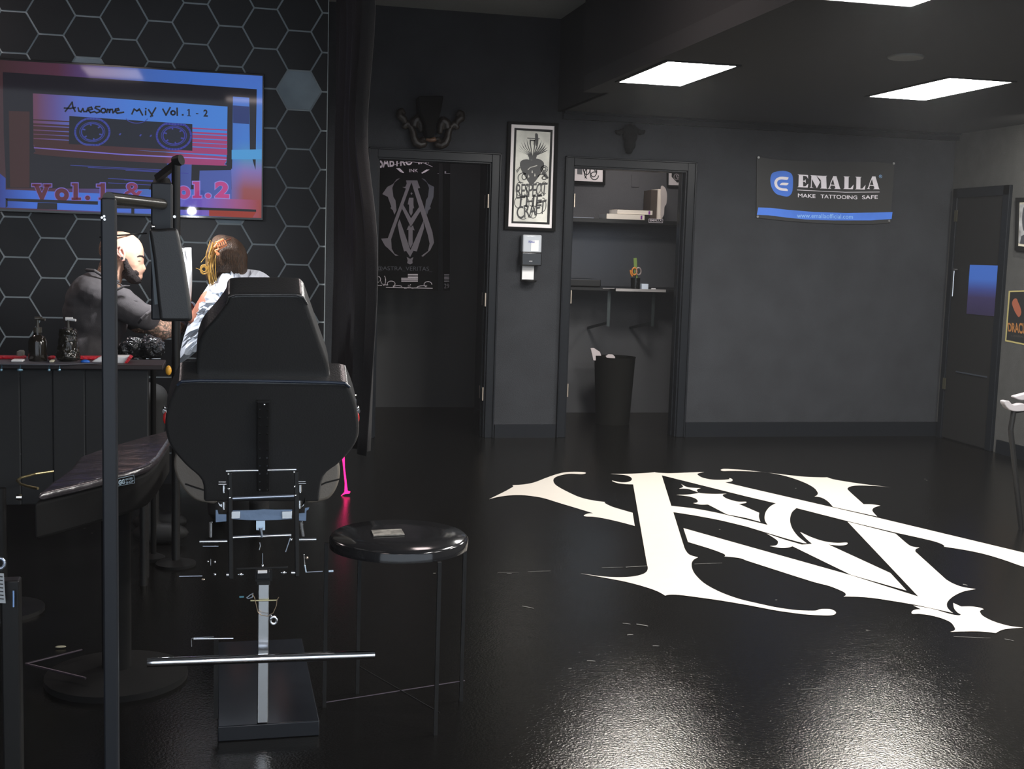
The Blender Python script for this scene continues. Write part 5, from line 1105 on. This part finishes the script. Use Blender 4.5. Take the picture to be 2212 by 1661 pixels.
MB().tube([PY(414, 1397, 3.45), PY(413, 1380, 3.45), PY(420, 1377, 3.45), PY(462, 1375, 3.45)], .0016, 6).cyl(PY(418, 1380, 3.45), PY(504, 1379, 3.45), .0032).build('pedal_bar', CHB, chair)
MB().sq((cx0-.13, 3.45, .047), (cx0-.13, 3.45, PY(420, 1385, 3.45).z), .012).build('pedal_post', BLKS, chair)
# pink cord
PKM = pm('neon_pink', (.8, .01, .15), .4, emit=(1, .012, .2), es=2.2)
PKY = PZ(745, 1071, 0).y
o = MB().ngon([PY(*p, PKY) for p in ((737,972),(744,968),(745,1010),(751,1060),(757,1062),(755,1066),(745,1067),(736,1072),(744,1063),(745,1045),(741,1005))], (0, .006, 0)).build('light_strip', PKM); tag(o, 'glowing pink strip hanging right of the tattoo chair', 'light strip')

# ============================================================ STOOL
STY = 3.55; sc_ = PZ(860, 1165, .47)
sc_ = Vector((PY(862, 1170, STY).x, STY, 0)); seat_z = PY(862, 1158, STY).z
sr = 157*mpp(STY)
stool = thing('stool', (sc_.x, STY, 0), 'round glossy black stool with four thin legs right of the chair', 'stool')
MB().lathe([(sr*.9, -.036), (sr, -.03), (sr, -.004), (sr*.985, .0), (sr*.95, .006), (sr*.5, .009), (.001, .009)], (sc_.x, STY, seat_z), 64).build('seat', pm('black_gloss_lacquer', (.012, .012, .013), .12), stool)
for px, dy in ((705, .06), (777, .16), (950, -.2), (1004, .05)):
    a = PY(px, 1200, STY+dy); MB().sq((a.x, STY+dy, 0), (a.x, STY+dy, seat_z-.03), .011).build('leg', BLKS, stool)
for pa, pb in (((705, 1517, .06), (1004, 1470, .05)), ((777, 1440, .16), (950, 1540, -.2))):
    MB().cyl(PY(pa[0], pa[1], STY+pa[2]), PY(pb[0], pb[1], STY+pb[2]), .0018).build('stretcher', pm('dim_steel', (.12, .1, .12), .35, .8) if pa[0] == 705 else BLKS, stool)
q = [(802,1147),(867,1144),(874,1156),(807,1159)]
cz = seat_z+.0105
o = MB().ngon([PZ(x, y, cz) for x, y in q], (0, 0, .003)).build('card', pm('printed_card', (.2, .19, .17), .5, var=.6, vscale=60), smooth=False); tag(o, 'small grey printed card lying on the stool seat', 'card')

# left edge: hanging tag, ring, dark post
t = thing('trolley_post', (PY(10, 1400, 2.9).x, 2.9, 0), 'black post with a painted blue glint at the lower left edge of the view', 'post')
a = PY(24, 1250, 2.9); MB().span((a.x-.02, 2.88, 0), (a.x+.02, 2.92, .62)).build('post', BLKS, t, bevel=.004)
MB().cyl(PY(29, 1276, 2.87), PY(29, 1311, 2.87), .002).build('painted_glint', pm('blue_glint_colour', (.3, .5, .9), .3, .5), t)  # highlight on the post, put in as a thin blue rod
MB().span((a.x-.25, 2.8, 0), (a.x+.06, 3.0, .03)).build('foot', BLKS, t)
t = thing('hanging_tag', PY(4, 1240, 2.85), 'printed white tag hanging from a ring at the left edge', 'tag')
MB().tube([PY(0+10*math.cos(k*.5236), 1217+11*math.sin(k*.5236), 2.86) for k in range(13)], .0035).build('ring', STL, t)
MB().ngon([PY(*p, 2.86) for p in ((-8,1238),(8,1239),(9,1260),(10,1275),(12,1303),(-8,1302))], (0, .002, 0)).build('card', pm('worn_white_card', (.42, .45, .47), .6), t, smooth=False)
m = MB()
for i in range(7): ribbon(m, [(-4, 1245+i*8), (5+i*.4, 1246+i*8)], 2.2, lambda x, y: PY(x, y, 2.857))
m.build('print_lines', INK, t, smooth=False, recalc=False)
# two low crossing rods on the floor
t = tag(MB().tube([PZ(177, 1404, .05), PZ(56, 1434, .05), PZ(185, 1465, .05)], .004).build('floor_bracket', pm('dim_steel', (.12, .1, .12), .35, .8)), 'V-shaped thin metal foot on the floor at the lower left', 'foot bracket')
t = tag(MB().ball(PZ(131, 1397, .006), (.018, .006, .004)).build('paint_scrap', pm('pale_scrap', (.45, .42, .3), .6)), 'small pale scrap lying on the floor above the V-shaped foot', 'scrap')

# ============================================================ CURTAIN between stations
CXX = .56
t = thing('curtain', (CXX, 6.2, .75), 'black fabric curtain drawn back beside the hexagon wall', 'curtain')
m = MB(); NU, NV = 70, 26; rows = []
for j in range(NV+1):
    v = j/NV; z = 2.98-v*2.5; row = []
    for i in range(NU+1):
        u = i/NU; wd = 1-.35*math.exp(-((v-.42)/.16)**2); y = 7.05-u*1.75*wd; amp = .02+.012*math.sin(u*9)
        row.append(m.bm.verts.new((CXX+.03*math.sin(v*3)+amp*math.sin(u*2*math.pi*11+v*1.5)+.015*math.sin(u*37+v*5), y, z)))
    rows.append(row)
for a, b2 in zip(rows, rows[1:]):
    for i in range(NU): m.bm.faces.new((a[i], a[i+1], b2[i+1], b2[i]))
o = m.build('drape', pm('black_curtain', (.01, .0095, .0105), .8, bump=.2, bscale=200), t); o.modifiers.new('s', 'SOLIDIFY').thickness = .004
MB().cyl((CXX, 7.1, 3.0), (CXX, 4.9, 3.0), .012).build('rail', BLKS, t)
for k in range(3): MB().cyl((CXX, 6.9-k*.95, 3.0), (CXX, 6.9-k*.95, HC), .006).build('rail_hook', CHR, t)

# ============================================================ RIGHT WALL: portrait, poster, chrome handles
def rw(px, py, k): return PX(px, py, RX-k)
IN = Vector((1, 0, 0))
t = frame_on(rw, ((2193,427),(2300,425),(2300,556),(2191,541)), ((2199,436),(2292,435),(2291,543),(2196,531)), 'picture_frame', 'black framed grey portrait photograph at the right edge, top', 'picture', .025, BLKM, pm('cream_mount2', (.6, .56, .46), .7), IN)
MB().flat([rw(x, y, .014) for x, y in ((2203,441),(2286,441),(2286,536),(2200,525))]).build('photograph', pm('grey_photo', (.3, .3, .31), .6, var=.5, vscale=14), t, smooth=False)
m = MB(); m.flat([rw(x, y, .0145) for x, y in crom([(2212,446),(2230,443),(2245,460),(2242,490),(2228,505),(2212,500),(2208,475)], 4)]).flat([rw(x, y, .0145) for x, y in ((2203,526),(2206,510),(2225,500),(2250,505),(2270,535))]); m.build('portrait_figure', pm('dark_photo', (.05, .05, .06), .6), t, smooth=False)
t = thing('poster', rw(2172, 738, 0), 'dark poster with a yellow border lettered DRACULA at the right edge', 'poster')
MB().flat([rw(x, y, .003) for x, y in ((2179,628),(2290,625),(2286,760),(2171,737))]).build('border', pm('yellow_border', (.4, .34, .14), .6), t, smooth=False)
MB().flat([rw(x, y, .004) for x, y in ((2182,631),(2287,628),(2283,756),(2174,734))]).build('sheet', pm('poster_black', .018, .5), t, smooth=False)
MB().flat([rw(x, y, .005) for x, y in crom([(2186,655),(2190,646),(2196,645),(2199,652),(2204,664),(2206,676),(2201,685),(2195,678),(2190,668)], 4)]).build('warm_shape', pm('warm_print', (.3, .09, .05), .6), t, smooth=False)
m = MB(); add_text(m, 'DRACULA', [rw(2176.5,697,.005), rw(2232,698,.005), rw(2232,725,.005), rw(2178,716,.005)], bold=.03); m.build('title', pm('orange_print', (.33, .14, .04), .6), t, smooth=False, recalc=False)
m = MB(); add_text(m, 'A UNIVERSAL PICTURE', [rw(2184,723,.005), rw(2230,727,.005), rw(2230,731,.005), rw(2184,727,.005)]); m.build('small_print', pm('dim_print', (.08, .07, .06), .6), t, smooth=False, recalc=False)
gy = 5.6
t = thing('side_chair', (PY(2195, 900, gy).x, gy, 0), 'chair arm with grey shiny pads cut off by the right edge', 'chair')
GP = pm('pale_grey_pad', (.35, .33, .34), .25)
MB().ngon([PY(*p, gy) for p in crom([(2169,868),(2180,866),(2190,875),(2212,872),(2225,885),(2200,889),(2180,885)], 3)], (0, .04, 0)).build('pad', GP, t, bevel=.006)
MB().ngon([PY(*p, gy+.05) for p in crom([(2192,858),(2205,853),(2230,848),(2230,862),(2206,865)], 3)], (0, .04, 0)).build('pad', GP, t, bevel=.006)
q = PY(2195, 889, gy); MB().tube([q+Vector((0, .02, 0)), q+Vector((-.01, .02, -.1)), Vector((q.x+.1, gy+.02, 0))], .014).tube([q+Vector((.2, .02, .03)), Vector((q.x+.25, gy+.02, 0))], .014).tube([q+Vector((0, .02, 0)), q+Vector((.2, .02, .03))], .014).build('frame', BLKS, t)

# ============================================================ thin haze added to lift the blacks
m = bpy.data.materials.new('fill_haze_volume'); m.use_nodes = True; nt = m.node_tree
for n in list(nt.nodes):
    if n.type != 'OUTPUT_MATERIAL': nt.nodes.remove(n)
v = nt.nodes.new('ShaderNodeVolumeScatter'); v.inputs['Density'].default_value = .0013; v.inputs['Color'].default_value = (.96, .97, 1, 1); v.inputs['Anisotropy'].default_value = 0
nt.links.new(v.outputs[0], nt.nodes['Material Output'].inputs['Volume'])
o = MB().span((-3.05, -1.1, .001), (RX-.001, 10.2, HC-.002)).build('fill_haze', m, smooth=False)
o['kind'] = 'structure'
